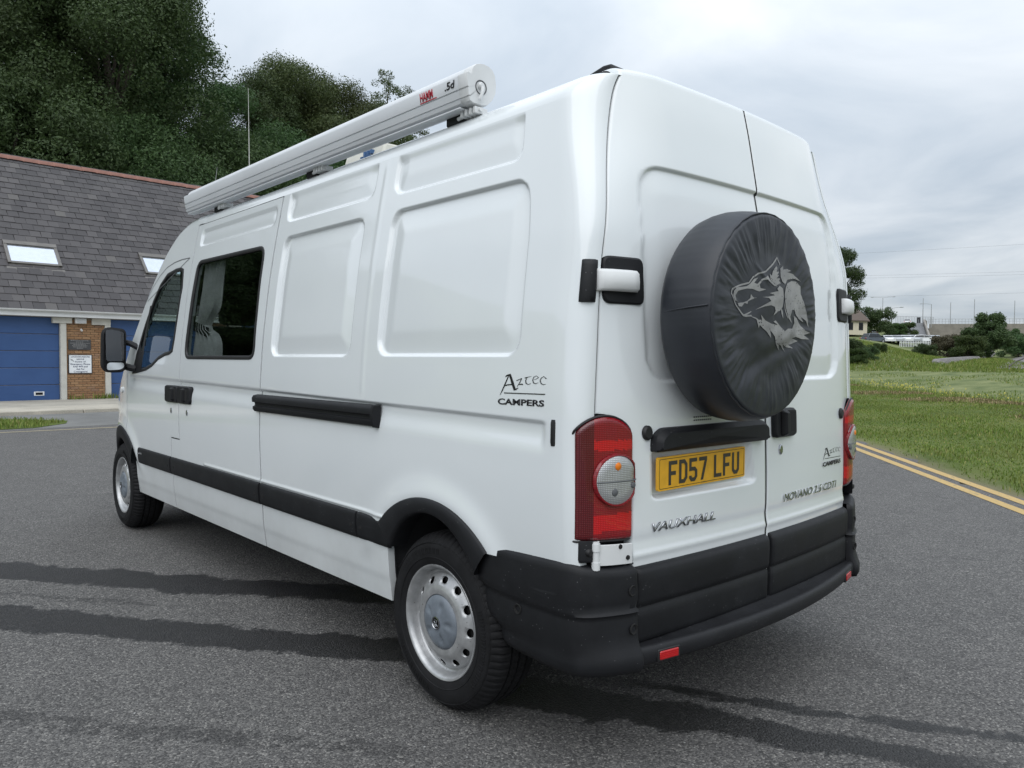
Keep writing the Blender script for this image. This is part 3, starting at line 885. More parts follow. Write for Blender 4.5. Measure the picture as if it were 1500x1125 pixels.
# sticker: a tall flared A, small uncial letters, a rule and a bold word
def sticker(parent, f, W_):
    """f(u, v) -> point, u 0..1 across, v in the same unit upwards"""
    def stroke(pts, w):
        m = MB(); P = []
        for i, p in enumerate(pts):
            a = Vector(pts[max(0, i - 1)]); b = Vector(pts[min(len(pts) - 1, i + 1)]); d = (b - a).normalized()
            ww = w[i] if isinstance(w, (list, tuple)) else w
            n_ = Vector((-d.y, d.x)) * ww / 2
            P.append([f(p[0] + n_.x, p[1] + n_.y), f(p[0] - n_.x, p[1] - n_.y)])
        return m.quad_grid(P)
    S = 1 / 1020.
    T = lambda L: [((x - 130) * S, (830 - y) * S) for x, y in L]
    m = stroke(T([(165, 645), (215, 545), (270, 420), (345, 235)]), [.006, .022, .026, .020])
    for q in (stroke(T([(270, 262), (300, 238), (345, 228), (370, 215), (400, 290), (450, 420), (495, 530)]), [.012, .03, .036, .045, .05, .054, .05]),
              stroke(T([(470, 548), (520, 530), (575, 498)]), [.01, .03, .008]), stroke(T([(262, 448), (330, 432), (425, 425)]), .022),
              stroke(T([(525, 350), (560, 335), (640, 305)]), [.014, .014, .012]), stroke(T([(640, 305), (600, 390), (545, 478)]), [.018, .016, .006]), stroke(T([(575, 435), (625, 425), (675, 430)]), [.01, .022, .022]),
              stroke(T([(705, 300), (750, 288), (850, 270)]), [.022, .012, .006]), stroke(T([(755, 288), (728, 350), (740, 410), (790, 435), (845, 415)]), [.01, .02, .022, .014, .006]),
              stroke(T([(1000, 300), (950, 262), (895, 290), (880, 350), (900, 405), (950, 425), (1000, 400)]), [.012, .010, .014, .020, .02, .012, .006]), stroke(T([(905, 345), (960, 325), (1000, 300)]), [.006, .008, .010]),
              stroke(T([(1160, 328), (1110, 282), (1055, 312), (1035, 365), (1060, 420), (1100, 445), (1160, 440)]), [.02, .010, .014, .020, .02, .014, .006]),
              stroke(T([(258, 600), (1155, 640)]), .020)):
        b = len(m.v); m.v += q.v; m.f += [tuple(i + b for i in t) for t in q.f]; m.mi += q.mi
    m.build('sticker_script', M_BLACKINK, parent, smooth=False)
def fs(u, v):   # body side: reads towards the rear
    y, z = .392 - u * .222, 1.178 + v * .162 + .010 * u
    return (-(float(side_x(np.array(y), np.array(z))) + .0012), y, z)
sticker(van, fs, .22)
text('sticker_word', 'CAMPERS', M_BLACKINK, van, (-(float(side_x(np.array(.28), np.array(1.187))) + .0008), .394, 1.176), (0, -1, .012), (.04, 0, 1), .021, .222, .0008, bold=.03)
def fr(u, v):
    x, z = .497 + u * .21, .880 + v * .118
    return rpt(x, z, .0015)
sticker(door_r, fr, .2)
text('sticker_word', 'CAMPERS', M_BLACKINK, door_r, rpt(.497, .874, .0035), (.21, rpt(.707, .874)[1] - rpt(.497, .874)[1] - .001, 0), (0, 0, 1), .019, .205, .0008, bold=.03)

# round buffers, lock, handle
for x, par in ((-.696, door_l), (.716, door_r)):
    rear_box('buffer', [(x + .022 * math.cos(a), 1.093 + .024 * math.sin(a)) for a in np.linspace(0, 2 * math.pi, 20)[:-1]], .012, M_RUBBER, par, ins=.006)
rear_box('door_lock', [(.108 + .014 * math.cos(a), .981 + .020 * math.sin(a)) for a in np.linspace(0, 2 * math.pi, 20)[:-1]], .006, M_CHROME, door_r, ins=.004)
h = rear_box('door_handle', RR4(.038, .213, 1.030, 1.142, .022), .022, M_PLASTIC, door_r, ins=.008)
rear_box('grip_recess', RR4(.125, .198, 1.048, 1.130, .018), .0225, M_GAP, h, ins=.002)
rear_box('grip', RR4(.075, .120, 1.035, 1.138, .012), .045, M_PLASTIC, h, ins=.012)

# hinges, one on each outer edge
for sx, par in ((-1, door_l), (1, door_r)):
    mir = lambda L: [(sx * x, z) for x, z in L][::sx]
    hp = rear_box('hinge_plate', mir(RR4(.700, .862, 1.505, 1.655, .028)), .010, M_PLASTIC, par, ins=.006)
    # white arm bending round the edge
    P = []
    prof = [(.888, .004), (.893, .022), (.880, .034), (.85, .042), (.78, .042), (.752, .036), (.740, .022), (.739, .0)]
    for z, k in ((1.543, .0), (1.5435, .75), (1.551, 1), (1.575, 1.04), (1.60, 1.0), (1.610, .75), (1.6105, .0)):
        P.append([(sx * x, float(Yr(x, z)) - o * k, z) for x, o in prof])
    arm = MB().quad_grid(P).build('hinge_arm', M_WHITEPL, par, angle=55)
    P = [[(sx * x, float(Yr(x, z)) - o, z) for x, o in ((.872, .069), (.858, .0695))] for z in (1.548, 1.578, 1.606)]
    # pillar side cap: wraps the corner, black
    P = []
    for z, k in ((1.505, .0), (1.508, .7), (1.525, 1), (1.57, 1.05), (1.62, 1), (1.636, .7), (1.64, .0)):
        w = float(Wf(z)); ef = float(Ef(z)) + .006; rc_ = w - ef; ey = float(Yr(ef - .006, z)) - .004
        row = []
        for ph, o in ((10, -.006), (12, .006 * k - .002), (20, .014 * k), (32, .016 * k), (46, .013 * k), (54, .005 * k - .002), (56, -.006)):
            row.append((sx * (ef + (rc_ + o) * math.sin(R_(ph))), ey + rc_ - (rc_ + o) * math.cos(R_(ph)), z))
        P.append(row)
    MB().quad_grid(P).build('hinge_cap', M_PLASTIC, van, angle=60)

# lower door trims (two bands with a step between)
for sx, par in ((-1, door_l), (1, door_r)):
    zs = [.418, .420, .428, .44, .50, .528, .534, .538, .544, .56, .62, .645, .658, .664, .666]
    of = [.0, .014, .020, .022, .022, .021, .016, .016, .023, .027, .028, .026, .020, .010, .0]
    P = []
    xs = np.concatenate([[.760, .759, .752, .74], np.linspace(.72, .04, 20), [.024, .016, .013, .012]])
    ed = np.concatenate([[0, .6, .92, 1], np.ones(20), [1, .92, .6, 0]])
    for z, o in zip(zs, of):
        P.append([(sx * x, float(Yr(x, z)) - o * e + (.004 if e == 0 else 0), z) for x, e in zip(xs, ed)])
    MB().quad_grid(P, flip=sx > 0).build('door_trim', M_PLASTIC, par, angle=60)

# ------------------------------------------------------------------ tail lamps
def lens_mat(name, c, r=.12, em=0):
    t = NT(name)
    w1 = t.add('ShaderNodeTexWave'); w1.inputs['Scale'].default_value = 55; w1.bands_direction = 'Z'; t.l.new(t.pos(), w1.inputs['Vector'])
    w2 = t.add('ShaderNodeTexWave'); w2.inputs['Scale'].default_value = 55; w2.bands_direction = 'X'; t.l.new(t.pos(), w2.inputs['Vector'])
    pr = t.math('MULTIPLY', w1.outputs['Fac'], w2.outputs['Fac'])
    n = t.noise(9, 4)
    col = t.mix(t.math('MULTIPLY', pr, .7), tuple(x * .62 for x in c), tuple(min(1, x * 1.5) for x in c))
    col = t.mix(t.math('MULTIPLY', n, .45), col, tuple(x * .35 for x in c))
    t.set(color=col, rough=.25, coat=.55, coatr=.03)
    t.bump(pr, .35, .002)
    return t.m
M_RED = lens_mat('red_lens', (.30, .003, .010))
M_REDD = lens_mat('dark_red_lens', (.125, .0015, .006))
M_REDB = lens_mat('bright_red_lens', (.66, .004, .008))
M_CLEAR = lens_mat('silver_reflector', (.70, .71, .72)); M_CLEAR.node_tree.nodes['Principled BSDF'].inputs['Metallic'].default_value = .6
M_AMBER = plain('amber_bulb', (.75, .20, .01), .3)
PLN = [(.950, .068), (.960, .058), (.965, .047), (.960, .036), (.943, .024), (.915, .011), (.88, -.002), (.84, -.013), (.80, -.021), (.778, -.022), (.765, -.014), (.762, .02)]
PLN = np.array(PLN)
seg = np.concatenate([[0], np.cumsum(np.hypot(*np.diff(PLN, axis=0).T))]); seg /= seg[-1]
def lamp_xy(s): return np.interp(s, seg, PLN[:, 0]), np.interp(s, seg, PLN[:, 1])
for sx in (-1, 1):
    m = MB(); ns, nzz = 60, 48; P = []
    ss = np.linspace(0, 1, ns)
    zt_ = 1.03 + .125 * np.sqrt(np.clip(1 - np.abs((ss - .46) / .465) ** 2.0, 0, 1)); zb_ = .770 - .012 * ss
    rows = []
    for j in range(nzz):
        t = j / (nzz - 1)
        row = []
        for i, s in enumerate(ss):
            x, y = lamp_xy(s); z = zb_[i] + (zt_[i] - zb_[i]) * t
            e = min(z - zb_[i], zt_[i] - z); r = .014; ins = (r - math.sqrt(max(r * r - (r - e) ** 2, 0))) if e < r else 0
            row.append((sx * (x - ins * .5), y + ins, z))
        rows.append(row)
    b = len(m.v); m.v += [p for r in rows for p in r]
    for j in range(nzz - 1):
        for i in range(ns - 1):
            s = ss[i]; x = abs(rows[j][i][0]); z = rows[j][i][2]
            mi = 1 if s < .30 else 0
            if s >= .30 and s < .88 and (.79 < z < .845 or 1.045 < z < 1.075): mi = 2
            m.f.append((b + j * ns + i, b + (j + 1) * ns + i, b + (j + 1) * ns + i + 1, b + j * ns + i + 1)); m.mi.append(mi)
    lamp = m.build('tail_lamp', [M_RED, M_REDD, M_REDB], van, angle=70)
    # dark gasket round the lamp
    ring = [(s, z) for s, z in zip(ss, zb_)] + [(ss[-1], z) for z in np.linspace(zb_[-1], zt_[-1], 12)[1:]] + [(s, z) for s, z in zip(ss[::-1], zt_[::-1])][1:] + [(ss[0], z) for z in np.linspace(zt_[0], zb_[0], 12)[1:]]
    MB().tube([(sx * lamp_xy(s)[0], lamp_xy(s)[1] + .010, z) for s, z in ring], .004, 6, False).build('gasket', M_RUBBER, lamp)
    # round clear unit, cut off at the inner edge
    c0, c1, rs, rz = .585, .955, .29, .079
    lens = MB(); P = []
    for k in range(41):
        a = 2 * math.pi * k / 40
        row = []
        for q, o in ((1.0, .0), (1.0, .007), (.93, .011), (.6, .0125), (.0, .013)):
            s = min(c0 + rs * q * math.cos(a), .885); z = c1 + rz * q * math.sin(a)
            x, y = lamp_xy(s); row.append((sx * (x + o * .3), y - o, z))
        P.append(row)
    lens.quad_grid(P); cl = lens.build('clear_lens', M_CLEAR, lamp, angle=60)
    P = []
    for k in range(41):
        a = 2 * math.pi * k / 40; row = []
        for q, o in ((1.045, .003), (1.03, .012), (.97, .0125), (.955, .008)):
            s = min(c0 + rs * q * math.cos(a), .89); x, y = lamp_xy(s); row.append((sx * x, y - o, c1 + rz * q * math.sin(a)))
        P.append(row)
    MB().quad_grid(P).build('lens_rim', M_RED, lamp, angle=60)
    for (s, z, r, mt) in ((.58, .998, .013, M_AMBER), (.54, .918, .013, M_SEAM), (.80, .935, .010, M_SEAM)):
        x, y = lamp_xy(s)
        MB().lathe([(0, -.0165), (r * .7, -.016), (r, -.013), (r, 0)], 18, 'y', (sx * x, y, z)).build('bulb', mt, lamp)
    x0, y0 = lamp_xy(c0 - rs * .98); x1, y1 = lamp_xy(.88)
    MB().tube([(sx * lamp_xy(s)[0], lamp_xy(s)[1] - .0135, c1 - .004) for s in np.linspace(c0 - rs * .95, .88, 9)], .0022, 6).build('lens_bar', M_SEAM, lamp)
    # black block and exposed white hinge below the lamp
    m = MB(); P = []
    for z, k in ((.703, 0), (.705, .8), (.712, 1), (.768, 1), (.771, .8)):
        P.append([(sx * x, y, z) for x, y in ((.946, .068), (.950 + .006 * k, .058), (.957 * k + .950 * (1 - k), .047), (.954, .036 - .004 * k), (.936, .024 - .004 * k), (.905, .012 - .006 * k), (.904, .05))])
    lb = m.quad_grid(P).build('lamp_base', M_PLASTIC, van, angle=50)
    MB().lathe([(0, -.006), (.010, -.005), (.013, 0), (.013, .01)], 16, 'y', (sx * .93, .017, .735)).build('bolt', M_RUBBER, lb)
    if sx < 0:
        hb = MB()
        P = []
        for z in (.688, .690, .752, .754):
            k = 0 if z in (.688, .754) else 1
            P.append([(sx * x, y + (0 if k else .006), z - (.875 - x) * .06) for x, y in ((.912, .022), (.90, .004), (.875, -.006), (.845, -.014), (.80, -.022), (.775, -.024), (.773, .0))])
        hb.quad_grid(P)
        hb.tube([(-.910, .010, .678), (-.910, .010, .768)], .011, 10)
        for z in (.692, .750): hb.tube([(-.910, .010, z - .012), (-.910, .010, z + .012)], .0135, 10)
        lh = hb.build('lower_hinge', M_WHITEPL, van, angle=50)
        MB().lathe([(0, -.004), (.007, -.003), (.008, .002)], 12, 'y', (-.795, -.0235, .705)).build('bolt', M_GAP, lh)
        MB().lathe([(0, -.002), (.007, -.0015), (.008, .002)], 12, 'y', (-.825, -.0185, .743)).build('bolt_hole', M_GAP, lh)

# ------------------------------------------------------------------ rear bumper: two corner pieces and a step
def bumper_corner(sx):
    up = [(.955, .52), (.980, .46), (.989, .32), (.991, .18), (.989, .10), (.980, .055), (.958, .022), (.922, .000), (.88, -.018), (.84, -.034), (.80, -.046), (.775, -.048), (.764, -.03)]
    lo = [(.945, .50), (.968, .45), (.980, .32), (.984, .18), (.983, .10), (.975, .052), (.953, .018), (.918, -.006), (.88, -.024), (.84, -.040), (.80, -.052), (.775, -.054), (.764, -.03)]
    fl = [(.930, .42), (.953, .38), (.970, .28), (.978, .17), (.978, .09), (.970, .040), (.948, .006), (.914, -.022), (.88, -.042), (.84, -.060), (.80, -.074), (.775, -.080), (.764, -.03)]
    up, lo, fl = (np.array(a) for a in (up, lo, fl))
    def dense(a):
        t = np.linspace(0, len(a) - 1, 49); k = np.arange(len(a))
        q = np.stack([np.interp(t, k, a[:, 0]), np.interp(t, k, a[:, 1])], -1)
        ker = np.array([1, 2, 3, 2, 1]) / 9.
        s = q.copy()
        for c in (0, 1): s[2:-2, c] = np.convolve(q[:, c], ker, 'valid')
        return s
    up, lo, fl = dense(up), dense(lo), dense(fl)
    shelf = up.copy(); shelf[:, 0] -= .06; shelf[:, 1] += np.linspace(0, .05, len(shelf))
    L = [(.695, shelf, 0), (.700, up, -.020), (.697, up, -.010), (.688, up, -.002), (.672, up, .0), (.62, up, .003), (.57, up, .002), (.548, up, -.002), (.538, lo, .004), (.531, lo, -.003), (.520, lo, -.001), (.47, lo, 0), (.445, (lo * .85 + fl * .15), 0), (.425, (lo * .5 + fl * .5), 0), (.408, (lo * .12 + fl * .88), 0), (.395, fl, .002), (.37, fl, .002), (.352, fl, -.006), (.345, fl, -.03)]
    P = []
    for z, path, o in L:
        tz = np.gradient(path, axis=0); nrm = np.stack([tz[:, 1], -tz[:, 0]], -1); nrm /= np.maximum(np.linalg.norm(nrm, axis=1), 1e-6)[:, None]
        # outward is away from the van centre
        out = path + (-nrm) * o if np.mean(nrm[:10, 0]) < 0 else path + nrm * o
        front_drop = np.clip((path[:, 1] - .10) / .36, 0, 1); rear_drop = sstep(.06, -.04, path[:, 1])
        zz = z - ((front_drop * .012 + rear_drop * .022) if z > .6 else 0)
        P.append([(sx * a, b, float(c)) for (a, b), c in zip(out, np.broadcast_to(zz, (len(path),)))])
    bc = MB().quad_grid(P, flip=sx > 0).build('bumper_corner', M_PLASTIC, van, angle=60)
    for (x, y, z, ax) in ((.80, -.0465, .605, 'y'), (.80, -.0525, .485, 'y'), (.9815, .285, .505, 'x')):
        m = MB()
        if ax == 'y': m.lathe([(0, .004), (.009, .004), (.012, -.002), (.016, -.004), (.018, 0)], 16, 'y', (sx * x, y, z))
        else: m.lathe([(0, -.004 * sx), (.009, -.004 * sx), (.012, .002 * sx), (.016, .004 * sx), (.018, 0)], 16, 'x', (sx * x, y, z))
        m.build('screw_hole', M_GAP, bc)
    return bc
bumper_corner(-1); bumper_corner(1)
M_STEPTOP = plastic('step_tread', (.011, .0115, .0135), .5, b=.5)
prof = [(.100, .430), (.095, .426), (.025, .416), (.012, .418), (.004, .412), (.000, .402), (-.001, .388), (.003, .368), (.010, .358), (.03, .352), (.10, .352)]
def step_y(x): return -.150 + .094 * (abs(x) / .8) ** 2
P = []
for x in np.linspace(-.80, .80, 49):
    P.append([(x, min(y + step_y(x), .0) if y > .05 else y + step_y(x), z) for y, z in prof])
step = MB().quad_grid(P).build('bumper_step', M_STEPTOP, van, angle=60)
for x in (-.66, .66):
    rot = Matrix.Translation((x, step_y(x), 0)) @ Matrix.Rotation(math.atan(.094 * 2 * x / .64), 4, 'Z')
    MB().box((-.040, -.006, .368), (.040, .02, .396), M=rot).build('reflector', M_REDB, step, bevel=.003)
    MB().box((-.048, -.003, .362), (.048, .02, .402), M=rot).build('reflector_bezel', M_RUBBER, step, bevel=.003)

# ------------------------------------------------------------------ wheels
M_TYRE = plain('tyre_rubber', (.0075, .0075, .0085), .75, var=.4, scale=18, bump=.12, bscale=150, spec=.3)
def steel():
    t = NT('wheel_silver')
    n = t.noise(24, 6, .6); ch = t.noise(85, 3)
    chip = t.math('GREATER_THAN', ch, .705)
    base = t.ramp(n, [(.3, (.34, .345, .35)), (.7, (.50, .505, .51))])
    t.set(color=t.mix(t.math('MULTIPLY', chip, .9), base, (.035, .025, .02)), rough=.36, metal=.55)
    return t.m
M_STEEL = steel()
M_HUB = plain('hub_cap_grey', (.150, .172, .20), .42, var=.22, scale=20)
def wheel_at(x, y, sx):
    """sx -1: outer face towards -X"""
    root = MB()
    NS = 288
    rows = []
    outer = [(.209, -.002), (.222, .008), (.250, .014), (.285, .012), (.305, .004), (.318, -.010), (.327, -.022), (.332, -.034),
             (.3345, -.050), (.3345, -.062), (.324, -.064), (.324, -.072), (.3355, -.074), (.336, -.100), (.325, -.102), (.325, -.110), (.336, -.112), (.3355, -.140), (.324, -.142), (.324, -.150), (.3345, -.152), (.3345, -.166), (.330, -.182), (.318, -.200), (.285, -.222), (.222, -.218), (.209, -.208)]
    for k in range(NS):
        a = 2 * math.pi * k / NS
        row = []
        for i, (r, h) in enumerate(outer):
            if 4 <= i <= 8 and k % 4 == 0: r -= (.002, .006, .008, .008, .007)[i - 4]
            if 12 <= i <= 13 and k % 4 == 2: r -= .003
            if 16 <= i <= 17 and k % 4 == 1: r -= .003
            if i == 2: r += .0005 * math.sin(a * 9)
            row.append((sx * h, r * math.cos(a), r * math.sin(a)))
        rows.append(row)
    root.quad_grid(rows, closed=True)
    return root
def make_wheel(sx):
    w = wheel_at(0, 0, sx).build('wheel', M_TYRE, van, angle=28)
    # raised sidewall rings
    MB().lathe([(.2425, sx * .0125), (.2445, sx * .0152), (.2465, sx * .0130)], 96, 'x').lathe([(.2965, sx * .0075), (.2985, sx * .0100), (.3005, sx * .0068)], 96, 'x').build('sidewall_ring', M_TYRE, w)
    # moulded block marks round the sidewall
    lt = MB()
    for a0, a1 in ((20, 75), (140, 205), (265, 320)):
        for a in np.arange(a0, a1, 5.2):
            for da in (0, 2.2):
                rot = Matrix.Rotation(R_(a + da), 4, 'X')
                lt.box((min(sx * .010, sx * .0148), .258, -.0022), (max(sx * .010, sx * .0148), .281, .0022), M=rot)
    lt.build('sidewall_mark', M_TYRE, w)
    rim = MB()
    rim.lathe([(.2085, sx * -.004), (.214, sx * .001), (.2165, sx * .004), (.2150, sx * .007), (.2085, sx * .006), (.2035, sx * -.002), (.1985, sx * -.014), (.196, sx * -.032), (.188, sx * -.040), (.184, sx * -.040), (.178, sx * -.030)], 96, 'x')
    rm = rim.build('rim', M_STEEL, w, angle=50)
    # pierced disc: ring with twelve oval holes
    disc = MB(); NH = 12; rc, hr, ht = .1575, .0125, .0165
    def hgt(r): return np.interp(r, [.100, .108, .120, .140, .160, .178], [-.008, .000, .003, -.004, -.016, -.030]) * sx
    holes = MB()
    for k in range(NH):
        a0 = 2 * math.pi * (k + .5) / NH; half = math.pi / NH; P = []
        for q in range(33):
            t = 2 * math.pi * q / 32; ct, st = math.cos(t), math.sin(t)
            m_ = 1 / max(abs(ct), abs(st))
            row = []
            edge_a, edge_r = half * ct * m_, (.0205 if st > 0 else .0325) * st * m_
            ha, hr_ = ht / rc * ct, hr * st
            for f_ in (0, 0.12, .4, .7, 1):
                r = rc + hr_ + (edge_r - hr_) * f_; an = a0 + ha + (edge_a - ha) * f_
                x = hgt(r)
                if f_ == 0: x -= sx * .006
                row.append((float(x), r * math.cos(an), r * math.sin(an)))
            P.append(row)
        disc.quad_grid(P)
        holes.lathe([(0, 0), (.02, 0)], 10, 'x', (sx * -.034, rc * math.cos(a0), rc * math.sin(a0)))
    disc.lathe([(.126, hgt(.126)), (.118, hgt(.118)), (.104, sx * .000), (.100, sx * -.012)], 96, 'x')
    disc.build('wheel_disc', M_STEEL, rm, angle=50, merge=True)
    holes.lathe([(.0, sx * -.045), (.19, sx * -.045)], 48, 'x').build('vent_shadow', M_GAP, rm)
    # hub cap with five sunk lobes
    cap = MB(); rows = []
    for k in range(120):
        a = 2 * math.pi * k / 120; row = []
        for r, h in ((.0, .017), (.018, .017), (.026, .0175), (.034, .0165), (.05, .0155), (.062, .0145), (.074, .0125), (.086, .0085), (.096, .003), (.102, -.004), (.103, -.012)):
            lobe = max(0, math.cos(5 * a)) ** 2 * math.exp(-((r - .064) / .014) ** 2)
            row.append((sx * (h - .0085 * lobe), r * math.cos(a + .3), r * math.sin(a + .3)))
        rows.append(row)
    hc = cap.quad_grid(rows, closed=True).build('hub_cap', M_HUB, w, angle=60)
    bd = MB().lathe([(.0235, sx * .0172), (.0245, sx * .0215), (.0215, sx * .0225), (.0195, sx * .020)], 40, 'x')
    # griffin-like curled relief
    bd.tube([(sx * .0205, .013, -.008), (sx * .022, .006, -.013), (sx * .022, -.006, -.008), (sx * .022, .002, -.001), (sx * .022, -.009, .005), (sx * .022, -.004, .013), (sx * .0205, .009, .011)], .0030, 6)
    bd.tube([(sx * .0205, -.014, -.006), (sx * .021, .010, .003)], .0022, 6)
    bd.build('emblem', M_CHROME, hc)
    MB().lathe([(0, sx * .0185), (.0225, sx * .0185)], 32, 'x').build('emblem_ground', M_RUBBER, hc)
    return w
wl_ = make_wheel(-1); wr_ = make_wheel(1)
for wsrc, x, first in ((wl_, -.958, True), (wr_, .958, True)):
    for y in (.742, 4.82):
        w = wsrc if first else copy_tree(wsrc, van); first = False
        w.location = (x, y, .335); w.rotation_euler = (R_(17) if y < 2 else R_(-40), 0, R_(0 if y < 2 else -1.5))
# ------------------------------------------------------------------ spare wheel in its fabric cover
def cover_mat():
    t = NT('cover_vinyl')
    n = t.noise(7, 6, .6); d = t.noise(2.4, 5, .6)
    base = t.ramp(n, [(.3, (.010, .0122, .0175)), (.7, (.018, .021, .028))])
    base = t.mix(t.math('MULTIPLY', t.math('SUBTRACT', d, .5, clamp=True), .9), base, (.055, .06, .07))
    t.set(color=base, rough=t.math('MULTIPLY_ADD', n, .22, .36), spec=.5)
    t.bump(t.noise(55, 4), .10, .002)
    return t.m
M_COVER = cover_mat()
SC = (-.362, 1.478)
from mathutils import noise as mnoise
def crease(a, r):
    return mnoise.fractal(Vector((a * 9.5, r * 5.0, 1.7)), .8, 2.1, 4)
def face_y(dx, dz):
    r = math.hypot(dx, dz); a = math.atan2(dz, dx); q = min(r / .325, 1)
    bulge = .007 * (1 - q ** 2) + .006 * (1 - q ** 6) - .007 * math.exp(-((r - .19) / .07) ** 2)
    rim = float(sstep(.50, .86, np.array(q)) * (1 - sstep(.94, 1.0, np.array(q))))
    ca, sa = math.cos(a), math.sin(a)
    pl = mnoise.fractal(Vector((ca * 14 * (1 + .12 * q), sa * 14, r * 4.5)), .7, 2.2, 4) * .0050 * rim * (.75 + .45 * mnoise.noise(Vector((ca * 2, sa * 2, 5))))
    fold = .0050 * mnoise.fractal(Vector((dx * 5.5 + dz * 3, dz * 9 - dx * 4, 3.3)), .9, 2.0, 3) * (1 - q ** 4)
    tear = .004 * math.exp(-((dx + .06 + (dz - .13) * 1.4) / .012) ** 2) * math.exp(-((dz - .13) / .03) ** 2)
    sweep = .006 * math.exp(-((dz + .13 - .35 * dx + .6 * dx * dx) / .022) ** 2) * (1 - q ** 3)
    return -.2525 - bulge - pl - fold - tear + sweep
rows = []
NA = 360
for k in range(NA):
    a = 2 * math.pi * k / NA; row = []
    sag = .006 * max(0, -math.sin(a)) 
    wr = .0007 * crease(math.cos(a) * .9 + 2 * math.sin(a), .2)
    for (r, y, ww) in ((.27, -.055, 0), (.305, -.052, 0), (.325, -.058, .2), (.338, -.075, .6), (.345, -.105, .8), (.3485, -.14, .7), (.347, -.175, .8), (.343, -.207, .9), (.337, -.230, .8), (.331, -.244, .4), (.326, -.2515, 0)):
        rr_ = r + sag + wr * ww + .0012 * math.sin(3 * a + y * 30)
        row.append((SC[0] + rr_ * math.cos(a), y, SC[1] + rr_ * math.sin(a)))
    for r in np.concatenate([np.linspace(.325, .02, 34), [.001]]):
        dx, dz = (r + sag * r / .33) * math.cos(a), (r + sag * r / .33) * math.sin(a)
        row.append((SC[0] + dx, face_y(dx, dz), SC[1] + dz))
    rows.append(row)
cover = MB().quad_grid(rows, closed=True).build('spare_wheel', M_COVER, van, angle=180)
cover['label'] = 'spare wheel under a creased black cover printed with a grey wolf head'
pts = [(SC[0] + .331 * math.cos(2 * math.pi * k / 120), -.2465 + .0015 * math.sin(17 * k), SC[1] + .331 * math.sin(2 * math.pi * k / 120) - .003 * max(0, -math.sin(2 * math.pi * k / 120))) for k in range(121)]
MB().tube(pts, .0030, 6, False).build('piping', M_COVER, cover)
a = R_(178)
MB().tube([(SC[0] + q * math.cos(a + R_(d)), y, SC[1] + q * math.sin(a + R_(d))) for y, d, q in ((-.075, 2, .337), (-.12, 1, .347), (-.18, 0, .3485), (-.215, -.5, .3445), (-.24, -1, .3375))], .0025, 6).build('cover_seam', M_COVER, cover)
